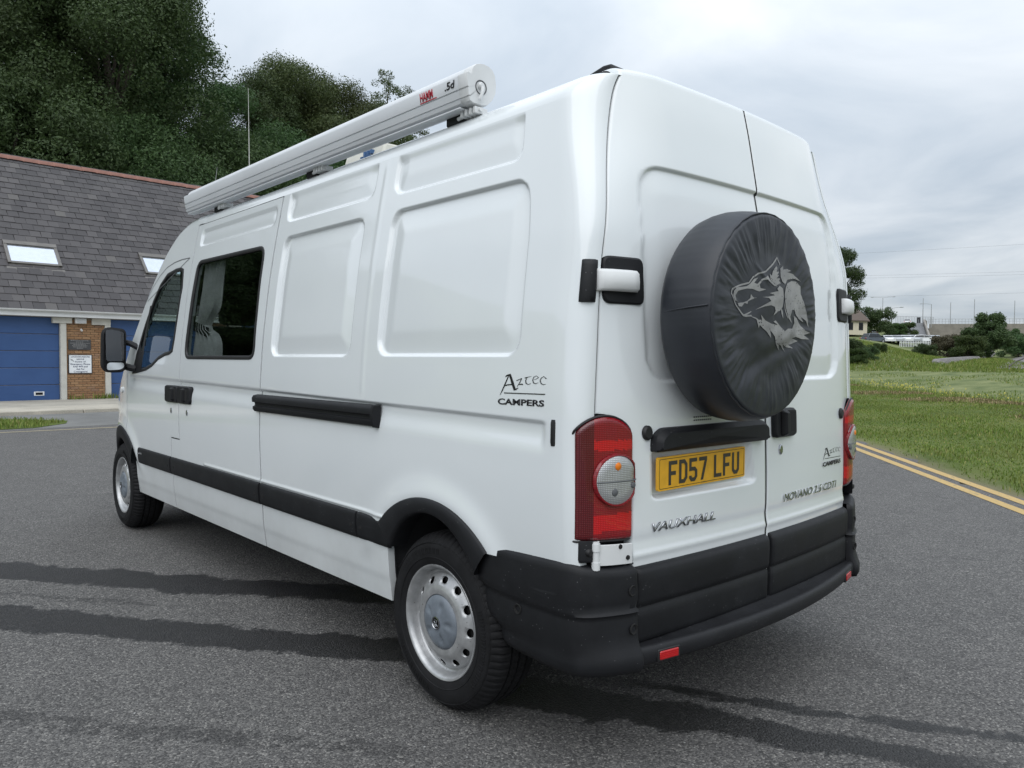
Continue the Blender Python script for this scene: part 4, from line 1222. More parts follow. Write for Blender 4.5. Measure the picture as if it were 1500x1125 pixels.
# mounting bracket behind
MB().lathe([(.09, -.10), (.09, .02)], 24, 'y', (SC[0], 0, SC[1])).build('wheel_carrier', M_GAP, van)
t = NT('print_grey')
vo = t.add('ShaderNodeTexVoronoi'); vo.inputs['Scale'].default_value = 95; t.l.new(t.pos(), vo.inputs['Vector'])
fl = t.math('MULTIPLY', t.math('LESS_THAN', vo.outputs['Distance'], .22), t.math('GREATER_THAN', t.noise(30, 3), .50))
t.set(color=t.mix(fl, t.ramp(t.noise(14, 5), [(.3, (.16, .16, .16)), (.7, (.31, .31, .30))]), (.03, .03, .035)), rough=.5)
M_PRINT = t.m
WOLF = {
'ear': [(-0.336,1.64),(-0.36,1.625),(-0.369,1.606),(-0.382,1.611),(-0.378,1.592),(-0.343,1.576),(-0.311,1.585),(-0.324,1.593),(-0.312,1.602),(-0.34,1.599),(-0.322,1.611),(-0.335,1.61),(-0.319,1.623),(-0.338,1.621),(-0.329,1.634)],
'brow': [(-0.493,1.571),(-0.472,1.588),(-0.448,1.594),(-0.471,1.576),(-0.453,1.573),(-0.429,1.59),(-0.394,1.604),(-0.381,1.591),(-0.336,1.573),(-0.355,1.573),(-0.387,1.585),(-0.399,1.591),(-0.424,1.587),(-0.44,1.572),(-0.435,1.561),(-0.405,1.559),(-0.441,1.55),(-0.482,1.556),(-0.511,1.555),(-0.557,1.545),(-0.573,1.53),(-0.568,1.515),(-0.553,1.511),(-0.578,1.514),(-0.587,1.529),(-0.582,1.544),(-0.563,1.555),(-0.512,1.562)],
'fang': [(-0.561,1.507),(-0.533,1.51),(-0.51,1.516),(-0.492,1.526),(-0.488,1.539),(-0.476,1.53),(-0.455,1.529),(-0.481,1.523),(-0.504,1.516),(-0.508,1.507),(-0.523,1.509),(-0.538,1.497),(-0.554,1.497)],
'jaw': [(-0.552,1.486),(-0.528,1.473),(-0.487,1.485),(-0.486,1.483),(-0.523,1.467),(-0.538,1.472)],
'cheek': [(-0.428,1.533),(-0.392,1.536),(-0.351,1.543),(-0.386,1.548),(-0.349,1.555),(-0.33,1.558),(-0.339,1.565),(-0.321,1.576),(-0.298,1.569),(-0.29,1.544),(-0.297,1.508),(-0.315,1.494),(-0.327,1.492),(-0.359,1.476),(-0.346,1.493),(-0.353,1.505),(-0.378,1.509),(-0.421,1.502),(-0.466,1.49),(-0.409,1.512),(-0.378,1.523),(-0.391,1.532)],
'neck': [(-0.307,1.635),(-0.284,1.646),(-0.285,1.633),(-0.254,1.638),(-0.231,1.633),(-0.257,1.627),(-0.213,1.623),(-0.161,1.602),(-0.206,1.609),(-0.253,1.602),(-0.277,1.584),(-0.299,1.592),(-0.312,1.607)],
'blob': [(-0.259,1.588),(-0.226,1.599),(-0.192,1.6),(-0.16,1.585),(-0.156,1.559),(-0.132,1.526),(-0.111,1.49),(-0.096,1.446),(-0.117,1.468),(-0.15,1.48),(-0.133,1.462),(-0.167,1.474),(-0.189,1.487),(-0.201,1.502),(-0.223,1.502),(-0.237,1.478),(-0.221,1.457),(-0.255,1.473),(-0.276,1.509),(-0.284,1.551),(-0.275,1.574)],
'chest': [(-0.5,1.47),(-0.468,1.466),(-0.447,1.459),(-0.427,1.46),(-0.435,1.476),(-0.408,1.459),(-0.37,1.449),(-0.329,1.446),(-0.358,1.457),(-0.342,1.461),(-0.313,1.443),(-0.28,1.427),(-0.254,1.437),(-0.22,1.438),(-0.199,1.458),(-0.207,1.483),(-0.181,1.474),(-0.152,1.451),(-0.123,1.434),(-0.087,1.427),(-0.13,1.418),(-0.09,1.404),(-0.143,1.404),(-0.185,1.411),(-0.214,1.405),(-0.167,1.397),(-0.218,1.385),(-0.242,1.383),(-0.204,1.371),(-0.252,1.374),(-0.284,1.384),(-0.26,1.357),(-0.294,1.379),(-0.314,1.383),(-0.302,1.362),(-0.335,1.384),(-0.347,1.407),(-0.376,1.428),(-0.37,1.402),(-0.394,1.421),(-0.44,1.443),(-0.446,1.432),(-0.462,1.46)],
'mane': [(-0.309,1.507),(-0.298,1.495),(-0.294,1.469),(-0.304,1.482)],
'mane2': [(-0.29,1.528),(-0.274,1.496),(-0.255,1.468),(-0.268,1.477),(-0.282,1.496)]}
OUTL = [(-0.307,1.646),(-0.322,1.67),(-0.352,1.648),(-0.403,1.617),(-0.448,1.607),(-0.478,1.593),(-0.498,1.574),(-0.54,1.565),(-0.574,1.555),(-0.593,1.548),(-0.598,1.537),(-0.587,1.52),(-0.572,1.5),(-0.555,1.489),(-0.532,1.47),(-0.518,1.468),(-0.486,1.471)]
def lay(name, polys):
    bm = bmesh.new()
    for pol in polys:
        tri = tessellate_polygon([[Vector((p[0], p[1], 0)) for p in pol]])
        vs = [bm.verts.new((p[0], 0, p[1])) for p in pol]
        for t_ in tri:
            try: bm.faces.new([vs[i] for i in t_])
            except ValueError: pass
    for _ in range(4):
        es = [e for e in bm.edges if e.calc_length() > .014]
        if es: bmesh.ops.subdivide_edges(bm, edges=es, cuts=1)
        bmesh.ops.triangulate(bm, faces=[f for f in bm.faces if len(f.verts) > 3])
    for v in bm.verts: v.co.y = face_y(v.co.x - SC[0], v.co.z - SC[1]) - .0016
    bmesh.ops.recalc_face_normals(bm, faces=bm.faces)
    for f in bm.faces: f.smooth = True
    me = bpy.data.meshes.new(name); bm.to_mesh(me); bm.free(); me.materials.append(M_PRINT)
    o = bpy.data.objects.new(name, me); COL.objects.link(o); o.parent = cover; return o
lay('wolf_print', list(WOLF.values()))
lp = []
for a, b in zip(OUTL[:-1], OUTL[1:]):
    d = Vector((b[0] - a[0], b[1] - a[1])).normalized(); n_ = Vector((-d.y, d.x)) * .0026
    lp.append([(a[0] + n_.x, a[1] + n_.y), (b[0] + n_.x, b[1] + n_.y), (b[0] - n_.x, b[1] - n_.y), (a[0] - n_.x, a[1] - n_.y)])
lay('wolf_outline', lp)

# ------------------------------------------------------------------ awning on the roof edge
AW0, AW1 = .712, 3.72
prof = [(-.790, 2.296), (-.832, 2.297), (-.846, 2.303), (-.850, 2.316), (-.846, 2.317), (-.846, 2.321), (-.851, 2.322), (-.856, 2.348), (-.852, 2.349), (-.852, 2.353), (-.857, 2.354), (-.863, 2.398), (-.861, 2.404), (-.856, 2.406),
        (-.838, 2.404), (-.836, 2.418), (-.829, 2.433), (-.815, 2.445), (-.795, 2.452), (-.774, 2.454), (-.752, 2.451), (-.733, 2.441), (-.721, 2.424), (-.716, 2.39), (-.718, 2.355), (-.735, 2.325), (-.760, 2.302)]
P = [[(x, y, z) for x, z in prof + prof[:1]] for y in np.linspace(AW0 + .05, AW1, 13)]
m = MB().quad_grid(P); m.poly([(x, AW1, z) for x, z in prof])
awn = m.build('awning', M_ALU, van, angle=30)
# moulded end cap
rows = []
for s, y in ((.99, AW0 + .055), (1.012, AW0 + .052), (1.014, AW0 + .010), (1.004, AW0 + .003), (.985, AW0), (.5, AW0), (.02, AW0)):
    c = (-.772, 2.384)
    rows.append([(c[0] + (x - c[0]) * s, y, c[1] + (z - c[1]) * s) for x, z in prof + prof[:1]])
cap = MB().quad_grid(rows).build('end_cap', M_WHITEPL, awn, angle=40)
MB().lathe([(0, .006), (.021, .004), (.024, -.002), (.027, -.003), (.029, .002)], 28, 'y', (-.792, AW0, 2.362)).build('crank_recess', M_SEAM, awn)
MB().lathe([(0, -.016), (.010, -.015), (.014, -.009), (.015, .004)], 20, 'y', (-.794, AW0 + .002, 2.366)).build('crank_boss', M_WHITEPL, awn)
MB().tube([(-.794, AW0 - .012, 2.360), (-.800, AW0 - .018, 2.335), (-.806, AW0 - .010, 2.312)], .0065, 8).build('crank_eye', M_WHITEPL, awn)
MB().box((-.846, AW0 + .06, 2.285), (-.80, AW1 - .02, 2.2915)).build('lead_rail', M_ALU, awn, bevel=.002)
M_REDINK = plain('red_print', (.42, .012, .03), .5)
text('lettering', 'HAMM', M_REDINK, awn, (-.8592, 1.012, 2.362), (0, -1, 0), (-.136, 0, 1), .034, .085, .0008, bold=.02)
MB().box((-.8592, .905, 2.3560), (-.8565, 1.014, 2.3595)).build('underline', M_REDINK, awn)
text('lettering', ".5d", M_BLACKINK, awn, (-.8598, .850, 2.366), (0, -1, 0), (-.136, 0, 1), .028, .065, .0008, bold=.02, shear=.2)
for y in (.86, 2.05, 3.30):
    br = MB()
    br.box((-.80, y - .06, 2.255), (-.70, y + .06, 2.290))
    br.build('bracket_foot', M_PLASTIC, awn, bevel=.006)
    bw = MB()
    for k in range(4): bw.box((-.822, y - .15 + k * .026, 2.262), (-.76, y - .136 + k * .026, 2.287))
    bw.tube([(-.80, y - .16, 2.276), (-.80, y - .02, 2.270)], .008, 8)
    bw.build('bracket', M_WHITEPL, awn, bevel=.002)

# roof box with faded print, dark roof panel near the rear
M_CREAM = plain('cream_plastic', (.50, .49, .43), .55, var=.1)
rb = MB().prism([(-.62, 1.69, 2.285), (-.20, 1.69, 2.285), (-.22, 1.72, 2.41), (-.57, 1.72, 2.41)], (0, .38, 0)).build('roof_box', M_CREAM, van, bevel=.012)
M_BLUEINK = plain('blue_print', (.05, .12, .26), .5)
m = MB()
for k in range(3):
    for q in range(2): m.box((-.6175 + q * .018, 1.80 + k * .03, 2.335 + q * .03), (-.600 + q * .018, 1.82 + k * .03, 2.355 + q * .03))
m.build('blue_print', M_BLUEINK, rb)
MB().prism([(-.60, .225, 2.28), (-.60, .222, 2.355), (-.60, .235, 2.370), (-.60, .27, 2.372), (-.60, .40, 2.345), (-.60, .40, 2.28)], (.25, 0, 0)).build('roof_bar', M_PLASTIC, van, bevel=.008, segs=3)
# ------------------------------------------------------------------ ground, road, markings
E_R = Vector((.7727, .6347))         # direction of the right-hand road edge
N_R = Vector((.6347, -.7727))        # away from the road on that side
G0 = Vector((6.315, .595))           # a point on the grass edge
def perp(x, y): return (x - G0.x) * N_R.x + (y - G0.y) * N_R.y
def along(x, y): return (x - G0.x) * E_R.x + (y - G0.y) * E_R.y
def ground_z(x, y):
    p = perp(x, y); a = x * .94 + y * .342; b = x * .342 - y * .94
    z = np.full_like(x, -.03)
    z = np.where(p > 0, .05 * sstep(0, .6, p) + .10 * sstep(1.5, 6.5, p) - .05, z)
    z = z - .95 * sstep(7.2, 11.5, p) * (p > 0)
    far = sstep(34, 100, a) * (p > 9)
    z = z + far * 1.55
    lift = 1 - sstep(-9, 7, b)
    z = z + (p > 6) * sstep(74, 122, a) * (2.9 * lift + .9) + (p > 6) * sstep(120, 200, a) * 5.2
    # wooded hill behind the building
    h = sstep(28, 76, y - .10 * x) * sstep(-6, -22, p) * 22
    z = z + h
    return z
def grass_mat():
    t = NT('grass_ground')
    n = t.noise(.55, 6, .62); f = t.noise(9, 6, .7); m = t.noise(.12, 4, .6, t.scaled((1, 2.2, 1)))
    col = t.ramp(n, [(.28, (.075, .105, .026)), (.5, (.125, .165, .042)), (.72, (.20, .215, .075))])
    col = t.mix(t.math('MULTIPLY', f, .55), col, (.045, .062, .020))
    # marsh further out is greyer
    sp = t.add('ShaderNodeSeparateXYZ'); t.l.new(t.pos(), sp.inputs[0])
    pp = t.math('ADD', t.math('MULTIPLY', sp.outputs[0], N_R.x), t.math('MULTIPLY', sp.outputs[1], N_R.y))
    pp = t.math('SUBTRACT', pp, G0.x * N_R.x + G0.y * N_R.y)
    wob = t.math('ADD', pp, t.math('MULTIPLY', n, 3.0))
    marsh = t.math('DIVIDE', t.math('SUBTRACT', wob, 11.0), 3.0, clamp=True)
    mc = t.ramp(t.noise(.22, 6, .6, t.scaled((1, 3, 1))), [(.3, (.085, .115, .045)), (.5, (.15, .175, .075)), (.7, (.21, .225, .105))])
    col = t.mix(marsh, col, mc)
    # worn earth along the crest of the bank
    band = t.math('SUBTRACT', 1.0, t.math('ABSOLUTE', t.math('DIVIDE', t.math('SUBTRACT', wob, 7.6), 1.5)), clamp=True)
    earth = t.math('MULTIPLY', band, t.math('MULTIPLY', t.math('SUBTRACT', t.noise(.5, 4, .6), .42, clamp=True), 5.0, clamp=True), clamp=True)
    col = t.mix(earth, col, t.ramp(f, [(.3, (.10, .075, .05)), (.7, (.24, .19, .13))]))
    edge = t.math('SUBTRACT', 1.0, t.math('DIVIDE', t.math('ADD', pp, t.math('MULTIPLY', t.noise(2.5, 4), .35)), .42), clamp=True)
    col = t.mix(t.math('MULTIPLY', t.math('MULTIPLY', edge, t.math('GREATER_THAN', pp, -1.5)), .9), col, (.20, .17, .12))
    t.set(color=col, rough=.95, spec=.15)
    t.bump(t.noise(14, 6, .7), .8, .05)
    return t.m
M_GRASSG = grass_mat()
def sheet(name, xs, ys, fz, mat):
    Xg, Yg = np.meshgrid(xs, ys, indexing='ij'); Zg = fz(Xg, Yg)
    n, m = Xg.shape; idx = np.arange(n * m).reshape(n, m)
    F = np.stack([idx[:-1, :-1], idx[1:, :-1], idx[1:, 1:], idx[:-1, 1:]], -1).reshape(-1, 4)
    return npmesh(name, np.stack([Xg, Yg, Zg], -1).reshape(-1, 3), F, mat, smooth=True)
gx = np.concatenate([np.linspace(-700, -70, 8), np.linspace(-60, -8, 14), np.arange(-6, 60, .75), np.arange(60, 260, 3.), np.linspace(265, 900, 14)])
gy = np.concatenate([np.linspace(-700, -70, 8), np.linspace(-60, -14, 12), np.arange(-12, 60, .75), np.arange(60, 140, 3.), np.linspace(145, 900, 14)])
ground = sheet('ground', gx, gy, ground_z, M_GRASSG); tag(ground, kind='structure')

def asphalt_mat():
    t = NT('asphalt')
    P = t.pos()
    n1 = t.noise(.35, 5, .6); n2 = t.noise(3.2, 6, .62); sp_ = t.noise(105, 3, .85); sp2 = t.noise(420, 2, .6)
    base = t.ramp(n2, [(.25, (.112, .109, .107)), (.75, (.146, .142, .138))])
    base = t.mix(t.math('MULTIPLY', n1, .5), base, (.129, .124, .119))
    vg = t.add('ShaderNodeTexVoronoi'); vg.inputs['Scale'].default_value = 140; t.l.new(P, vg.inputs['Vector'])
    sg = t.add('ShaderNodeSeparateColor'); t.l.new(vg.outputs['Color'], sg.inputs[0])
    agg = t.ramp(sg.outputs[0], [(0, (.36, .36, .37)), (.5, (.84, .84, .85)), (.88, (1.25, 1.25, 1.23)), (1, (2.2, 2.18, 2.1))])
    base = t.mix(.9, base, agg, 'MULTIPLY')
    base = t.mix(.7, base, t.ramp(sp_, [(.32, (.45, .45, .45)), (.6, (1.25, 1.25, 1.24))]), 'MULTIPLY')
    vo = t.add('ShaderNodeTexVoronoi'); vo.inputs['Scale'].default_value = 48; t.l.new(P, vo.inputs['Vector'])
    chips = t.math('MULTIPLY', t.math('LESS_THAN', vo.outputs['Distance'], .17), t.math('GREATER_THAN', t.noise(37, 2), .60))
    base = t.mix(t.math('MULTIPLY', chips, .8), base, (.40, .40, .385))
    spots = t.math('MULTIPLY', t.math('SUBTRACT', t.noise(1.9, 3, .5), .64, clamp=True), 5, clamp=True)
    base = t.mix(t.math('MULTIPLY', spots, .55), base, t.mix(1.0, base, (.35, .35, .36), 'MULTIPLY'))
    # fine cracks and old tyre sweeps
    # damp tracks left by water: bands along fixed lines on the ground with ragged edges
    s = t.add('ShaderNodeSeparateXYZ'); t.l.new(P, s.inputs[0])
    def band(ax, ay, bx_, by_, w0, w1, rag, s0, s1):
        d = Vector((bx_ - ax, by_ - ay)); L = d.length; d /= L; nrm = Vector((-d.y, d.x))
        u = t.math('ADD', t.math('MULTIPLY', t.math('SUBTRACT', s.outputs[0], ax), d.x), t.math('MULTIPLY', t.math('SUBTRACT', s.outputs[1], ay), d.y))
        v = t.math('ADD', t.math('MULTIPLY', t.math('SUBTRACT', s.outputs[0], ax), nrm.x), t.math('MULTIPLY', t.math('SUBTRACT', s.outputs[1], ay), nrm.y))
        wob = t.math('MULTIPLY', t.math('SUBTRACT', t.noise(1.3, 2), .5), rag)
        fine = t.math('ADD', t.math('MULTIPLY', t.math('SUBTRACT', t.noise(22, 5, .8), .5), .15), t.math('MULTIPLY', t.math('SUBTRACT', t.noise(5, 3, .6), .5), .16))
        hw = t.math('ADD', t.math('MULTIPLY_ADD', u, (w1 - w0) / L, w0), fine)
        e = t.math('SUBTRACT', hw, t.math('ABSOLUTE', t.math('ADD', v, wob)))
        m = t.math('MULTIPLY', e, 55.0, clamp=True)
        a = t.math('MULTIPLY', t.math('SUBTRACT', u, s0), 3.0, clamp=True); b = t.math('MULTIPLY', t.math('SUBTRACT', s1, u), 3.0, clamp=True)
        return t.math('MULTIPLY', m, t.math('MULTIPLY', a, b))
    wet = None
    for args in ((-2.05, 4.25, -.35, 2.02, .17, .13, .26, -2.5, 3.1), (-2.15, 3.22, -.68, 1.22, .17, .15, .26, -2.5, 2.8), (-.78, .98, .10, -.72, .15, .085, .14, -.15, 2.2),
                 (-.36, .62, .46, -.86, .045, .035, .10, .05, 2.1)):
        w = band(*args); wet = w if wet is None else t.math('MAXIMUM', wet, w)
    faint = band(-2.15, 1.72, -1.1, .42, .06, .05, .20, -.6, 1.6)
    faint = t.math('MAXIMUM', faint, band(-2.35, 3.95, -1.2, 2.55, .05, .03, .25, -.5, 1.9))
    faint = t.math('MULTIPLY', faint, t.math('GREATER_THAN', t.noise(11, 4, .7), .47))
    wet = t.math('MAXIMUM', wet, t.math('MULTIPLY', faint, .55))
    vc = t.add('ShaderNodeTexVoronoi', feature='DISTANCE_TO_EDGE'); vc.inputs['Scale'].default_value = .42
    wv = t.add('ShaderNodeVectorMath', operation='ADD'); t.l.new(P, wv.inputs[0])
    nv = t.add('ShaderNodeTexNoise'); nv.inputs['Scale'].default_value = 1.6; nv.inputs['Detail'].default_value = 6; t.l.new(P, nv.inputs['Vector'])
    sv = t.add('ShaderNodeVectorMath', operation='SCALE'); sv.inputs['Scale'].default_value = 1.3; t.l.new(nv.outputs['Color'], sv.inputs[0])
    t.l.new(sv.outputs[0], wv.inputs[1]); t.l.new(wv.outputs[0], vc.inputs['Vector'])
    crk = t.math('MULTIPLY', t.math('LESS_THAN', vc.outputs['Distance'], .0022), t.math('GREATER_THAN', t.noise(.6, 3), .53))
    base = t.mix(t.math('MULTIPLY', crk, .55), base, (.03, .03, .03))
    polish = t.math('MULTIPLY', t.math('SUBTRACT', t.noise(.8, 4, .6, t.scaled((1, .35, 1))), .46, clamp=True), 2.2, clamp=True)
    base = t.mix(t.math('MULTIPLY', polish, .28), base, t.mix(1.0, base, (.62, .62, .64), 'MULTIPLY'))
    base = t.mix(t.math('MULTIPLY', wet, .88), base, t.mix(1.0, base, (.10, .10, .11), 'MULTIPLY'))
    t.set(color=base, rough=t.math('MULTIPLY_ADD', wet, -.38, .88), spec=.4)
    t.bump(t.math('ADD', t.math('MULTIPLY', vg.outputs['Distance'], -1.0), t.math('MULTIPLY', sp2, .4)), .8, .006)
    return t.m
M_ASPH = asphalt_mat()
road_poly = [(-80, 14.45), (-6, 14.6), (3, 14.75), (9, 16.3), (17, 21.5), (40, 40.5), (90, 81.5), (97, 75.6)]
p_far = G0 + E_R * 118 - N_R * .25
p_near = G0 - E_R * 90 - N_R * .25
road_poly = [(-80, 14.45), (-6, 14.6), (3, 14.75), (9, 16.3), (17, 21.5), (40, 40.5), (92, 84)] + [tuple(p_far), tuple(p_near), (-80, -60)]
# ragged right edge where the tarmac breaks into the verge
edge = []
for k in range(0, 261):
    sdist = 118 - k * .8 if k < 110 else 30 - (k - 110) * .25
    q = G0 + E_R * sdist - N_R * (.22 + .16 * math.sin(sdist * 1.7) * math.sin(sdist * .61 + 1) + .07 * random.uniform(-1, 1))
    edge.append(tuple(q))
road_poly = [(-80, 14.45), (-6, 14.6), (3, 14.75), (9, 16.3), (17, 21.5), (40, 40.5), (92, 84)] + edge + [tuple(p_near), (-80, -75)]
tri = tessellate_polygon([[Vector((p[0], p[1], 0)) for p in road_poly]])
me = bpy.data.meshes.new('road'); me.from_pydata([(p[0], p[1], 0.0) for p in road_poly], [], [tuple(t_) for t_ in tri]); me.materials.append(M_ASPH)
bm = bmesh.new(); bm.from_mesh(me); bmesh.ops.recalc_face_normals(bm, faces=bm.faces)
for f_ in bm.faces:
    if f_.normal.z < 0: f_.normal_flip()
bm.to_mesh(me); bm.free()
road = bpy.data.objects.new('road', me); COL.objects.link(road); tag(road, kind='structure')

def line_mat(name, c):
    t = NT(name)
    w = t.noise(26, 6, .75); w2 = t.noise(3, 4)
    wear = t.math('MULTIPLY', t.math('SUBTRACT', t.math('ADD', w, t.math('MULTIPLY', w2, .5)), .80, clamp=True), 6, clamp=True)
    t.set(color=t.mix(wear, t.ramp(w2, [(.3, tuple(x * .85 for x in c)), (.7, c)]), (.12, .115, .10)), rough=.8)
    t.bump(t.noise(150, 3, .8), .5, .005)
    return t.m
M_YEL = line_mat('yellow_line_paint', (.50, .345, .135)); M_PALE = line_mat('pale_line_paint', (.40, .34, .22))
def stripe(name, pts, w, z, mat):
    P = []
    for i, p in enumerate(pts):
        a = Vector(pts[max(0, i - 1)]); b = Vector(pts[min(len(pts) - 1, i + 1)]); d = (b - a).normalized(); n_ = Vector((-d.y, d.x)) * w / 2
        P.append([(p[0] + n_.x, p[1] + n_.y, z), (p[0] - n_.x, p[1] - n_.y, z)])
    o = MB().quad_grid(P).build(name, mat, None, smooth=False); tag(o, kind='structure'); return o
A0 = Vector((5.126, .311)); B0 = Vector((5.555, .413))
for nm, q in (('road_line', A0), ('road_line', B0)):
    off = (q - G0).dot(N_R)
    if q is B0: off = (A0 - G0).dot(N_R) + .235
    stripe(nm, [tuple(G0 + E_R * s_ + N_R * off) for s_ in np.arange(-30, 60, 1.5)], .115, .004, M_YEL)
stripe('road_line', [(-30, 13.95), (-6, 14.02), (-.4, 14.10), (1.3, 14.0), (3.5, 14.15), (8, 15.6), (16, 20.6), (30, 32)], .10, .004, M_PALE)

# apron and footway before the building
def conc_mat(name, c):
    t = NT(name); n = t.noise(.9, 6, .65); g = t.noise(45, 5, .7)
    col = t.ramp(n, [(.3, tuple(x * .72 for x in c)), (.7, tuple(x * 1.15 for x in c))])
    t.set(color=t.mix(.6, col, t.ramp(g, [(.3, (.6, .6, .6)), (.7, (1.2, 1.2, 1.18))]), 'MULTIPLY'), rough=.9)
    t.bump(g, .4, .006); return t.m
M_CONC = conc_mat('concrete', (.36, .335, .285)); M_CONC2 = conc_mat('pale_concrete', (.45, .415, .35)); M_PAVE = conc_mat('worn_tarmac', (.17, .17, .165))
FO = Vector((1.65, 23.62)); FA = R_(2.0); FD = Vector((math.cos(FA), math.sin(FA))); FN = Vector((-FD.y, FD.x))
def fp(s, n, z): q = FO + FD * s + FN * n; return (q.x, q.y, z)
def slab(name, s0, s1, n0, n1, z0, z1, mat, bev=.01):
    m = MB(); b = [fp(s0, n0, z0), fp(s1, n0, z0), fp(s1, n1, z0), fp(s0, n1, z0)]
    m.prism(b, (0, 0, z1 - z0)); o = m.build(name, mat, None, bevel=bev); tag(o, kind='structure'); return o
slab('footway', -40, 3.2, -8.95, -5.2, -.10, .005, M_PAVE)
for k in range(14):
    s0 = -22 + k * 2.0
    kb_ = slab('kerb', s0 + .006, s0 + 1.994, -5.2, -3.6, -.10, .10 - .004 * (k % 3), M_CONC2, .02)
slab('forecourt', -40, 12, -3.6, .3, -.10, .075, M_CONC)
# grass blades -------------------------------------------------------------
M_BLADE = NT('grass_blade'); t = M_BLADE
geo = t.add('ShaderNodeNewGeometry')
col = t.ramp(geo.outputs['Random Per Island'], [(0, (.085, .135, .022)), (.45, (.145, .215, .036)), (.8, (.21, .265, .060)), (1, (.34, .29, .12))])
big = t.noise(.45, 5, .65)
col = t.mix(t.math('MULTIPLY', t.math('SUBTRACT', t.noise(.9, 5, .7), .50, clamp=True), 3.0, clamp=True), col, (.30, .27, .10))
t.set(color=t.mix(t.math('MULTIPLY', t.math('SUBTRACT', big, .42, clamp=True), 3.0, clamp=True), col, (.085, .135, .022)), rough=.75, spec=.25)
tl = t.add('ShaderNodeBsdfTranslucent'); t.l.new(col, tl.inputs[0]); mx = t.add('ShaderNodeMixShader'); mx.inputs[0].default_value = .25
t.l.new(t.p.outputs[0], mx.inputs[1]); t.l.new(tl.outputs[0], mx.inputs[2]); t.l.new(mx.outputs[0], t.out.inputs[0])
M_BLADE = t.m
t = NT('dry_grass_blade'); geo = t.add('ShaderNodeNewGeometry')
t.set(color=t.ramp(geo.outputs['Random Per Island'], [(0, (.11, .085, .045)), (.5, (.22, .17, .09)), (1, (.36, .29, .16))]), rough=.85, spec=.2); M_STRAW = t.m
def blades(name, X_, Y_, Z_, H, Wd, mat, bend=.5):
    n = len(X_); a = RNG.uniform(0, 2 * math.pi, n); l = RNG.uniform(0, 1, n) * bend
    dx, dy = np.cos(a), np.sin(a); lx, ly = -dy * l * H, dx * l * H
    V = np.empty((n, 5, 3))
    V[:, 0] = np.stack([X_ - dx * Wd, Y_ - dy * Wd, Z_], -1); V[:, 1] = np.stack([X_ + dx * Wd, Y_ + dy * Wd, Z_], -1)
    V[:, 2] = np.stack([X_ + dx * Wd * .7 + lx * .35, Y_ + dy * Wd * .7 + ly * .35, Z_ + H * .6], -1)
    V[:, 3] = np.stack([X_ - dx * Wd * .7 + lx * .35, Y_ - dy * Wd * .7 + ly * .35, Z_ + H * .6], -1)
    V[:, 4] = np.stack([X_ + lx, Y_ + ly, Z_ + H * (1 - .3 * l)], -1)
    b = np.arange(n)[:, None] * 5
    F = np.concatenate([b + np.array([[0, 1, 2]]), b + np.array([[0, 2, 3]]), b + np.array([[3, 2, 4]])], 0)
    o = npmesh(name, V.reshape(-1, 3), F, mat); tag(o, kind='stuff'); return o
def scatter(n, a0, a1, p0, p1, pw=1.):
    a = a0 + (a1 - a0) * RNG.uniform(0, 1, n) ** pw; p = RNG.uniform(p0, p1, n)
    return G0.x + E_R.x * a + N_R.x * p, G0.y + E_R.y * a + N_R.y * p
x, y = scatter(150000, -1, 42, -.12, 8.5, 1.35)
pz = perp(x, y); keep = RNG.uniform(0, 1, len(x)) < np.clip(.15 + pz * 1.8, 0, 1); x, y = x[keep], y[keep]
h = RNG.uniform(.025, .062, len(x)) * (1 + .5 * np.sin(x * 1.3) * np.sin(y * 1.7))
o = blades('verge_grass', x, y, ground_z(x, y) - .004, h, RNG.uniform(.004, .010, len(x)), M_BLADE, .9)
tag(o, 'short green grass on the verge beside the double yellow lines', 'grass')
x, y = cluster_centres(26, 14000, 2, 40, 6.2, 8.0, .8) if False else scatter(34000, 2, 44, 4.6, 8.8)
keep = np.array([mnoise.noise(Vector((float(p) * .28, float(q) * .28, 2.0))) for p, q in zip(x, y)]) > .04 + .10 * np.abs(perp(x, y) - 7.2) - .08
x, y = x[keep], y[keep]
o = blades('dry_grass', x, y, ground_z(x, y) - .004, RNG.uniform(.04, .12, len(x)), RNG.uniform(.006, .014, len(x)), M_STRAW, 1.0)
tag(o, 'dry brown grass in patches along the crest of the verge', 'grass')
x, y = scatter(16000, 4, 60, 7.6, 12.5)
o = blades('rough_grass', x, y, ground_z(x, y) - .01, RNG.uniform(.10, .34, len(x)), RNG.uniform(.006, .014, len(x)), M_BLADE, .8)
tag(o, 'long rough grass along the top of the bank above the marsh', 'grass')
M_YFL = plain('yellow_flower', (.55, .49, .10), .7)
def cluster_centres(nc, n, a0, a1, p0, p1, sd):
    ca, cp = RNG.uniform(a0, a1, nc), RNG.uniform(p0, p1, nc); k = RNG.integers(0, nc, n)
    a = ca[k] + RNG.normal(0, sd, n); p = cp[k] + RNG.normal(0, sd * .6, n)
    return G0.x + E_R.x * a + N_R.x * p, G0.y + E_R.y * a + N_R.y * p
x, y = cluster_centres(9, 1000, 12, 40, 9.6, 12.5, 1.1)
z = ground_z(x, y); hh_ = RNG.uniform(.35, .8, len(x))
o = blades('weed_stems', x, y, z - .02, hh_, np.full(len(x), .010), M_BLADE, .35)
tag(o, 'tall weed stems in clumps along the marsh edge', 'weeds')
n = len(x); V = np.empty((n, 4, 3)); s_ = RNG.uniform(.018, .04, n)
for k, (ax_, az_) in enumerate(((-1, 0), (0, -1), (1, 0), (0, 1))):
    V[:, k] = np.stack([x + ax_ * s_ * .75 , y - ax_ * s_ * .65, z + hh_ * .93 + az_ * s_], -1)
sel = RNG.uniform(0, 1, n) < .5
V = V[sel]; n = len(V)
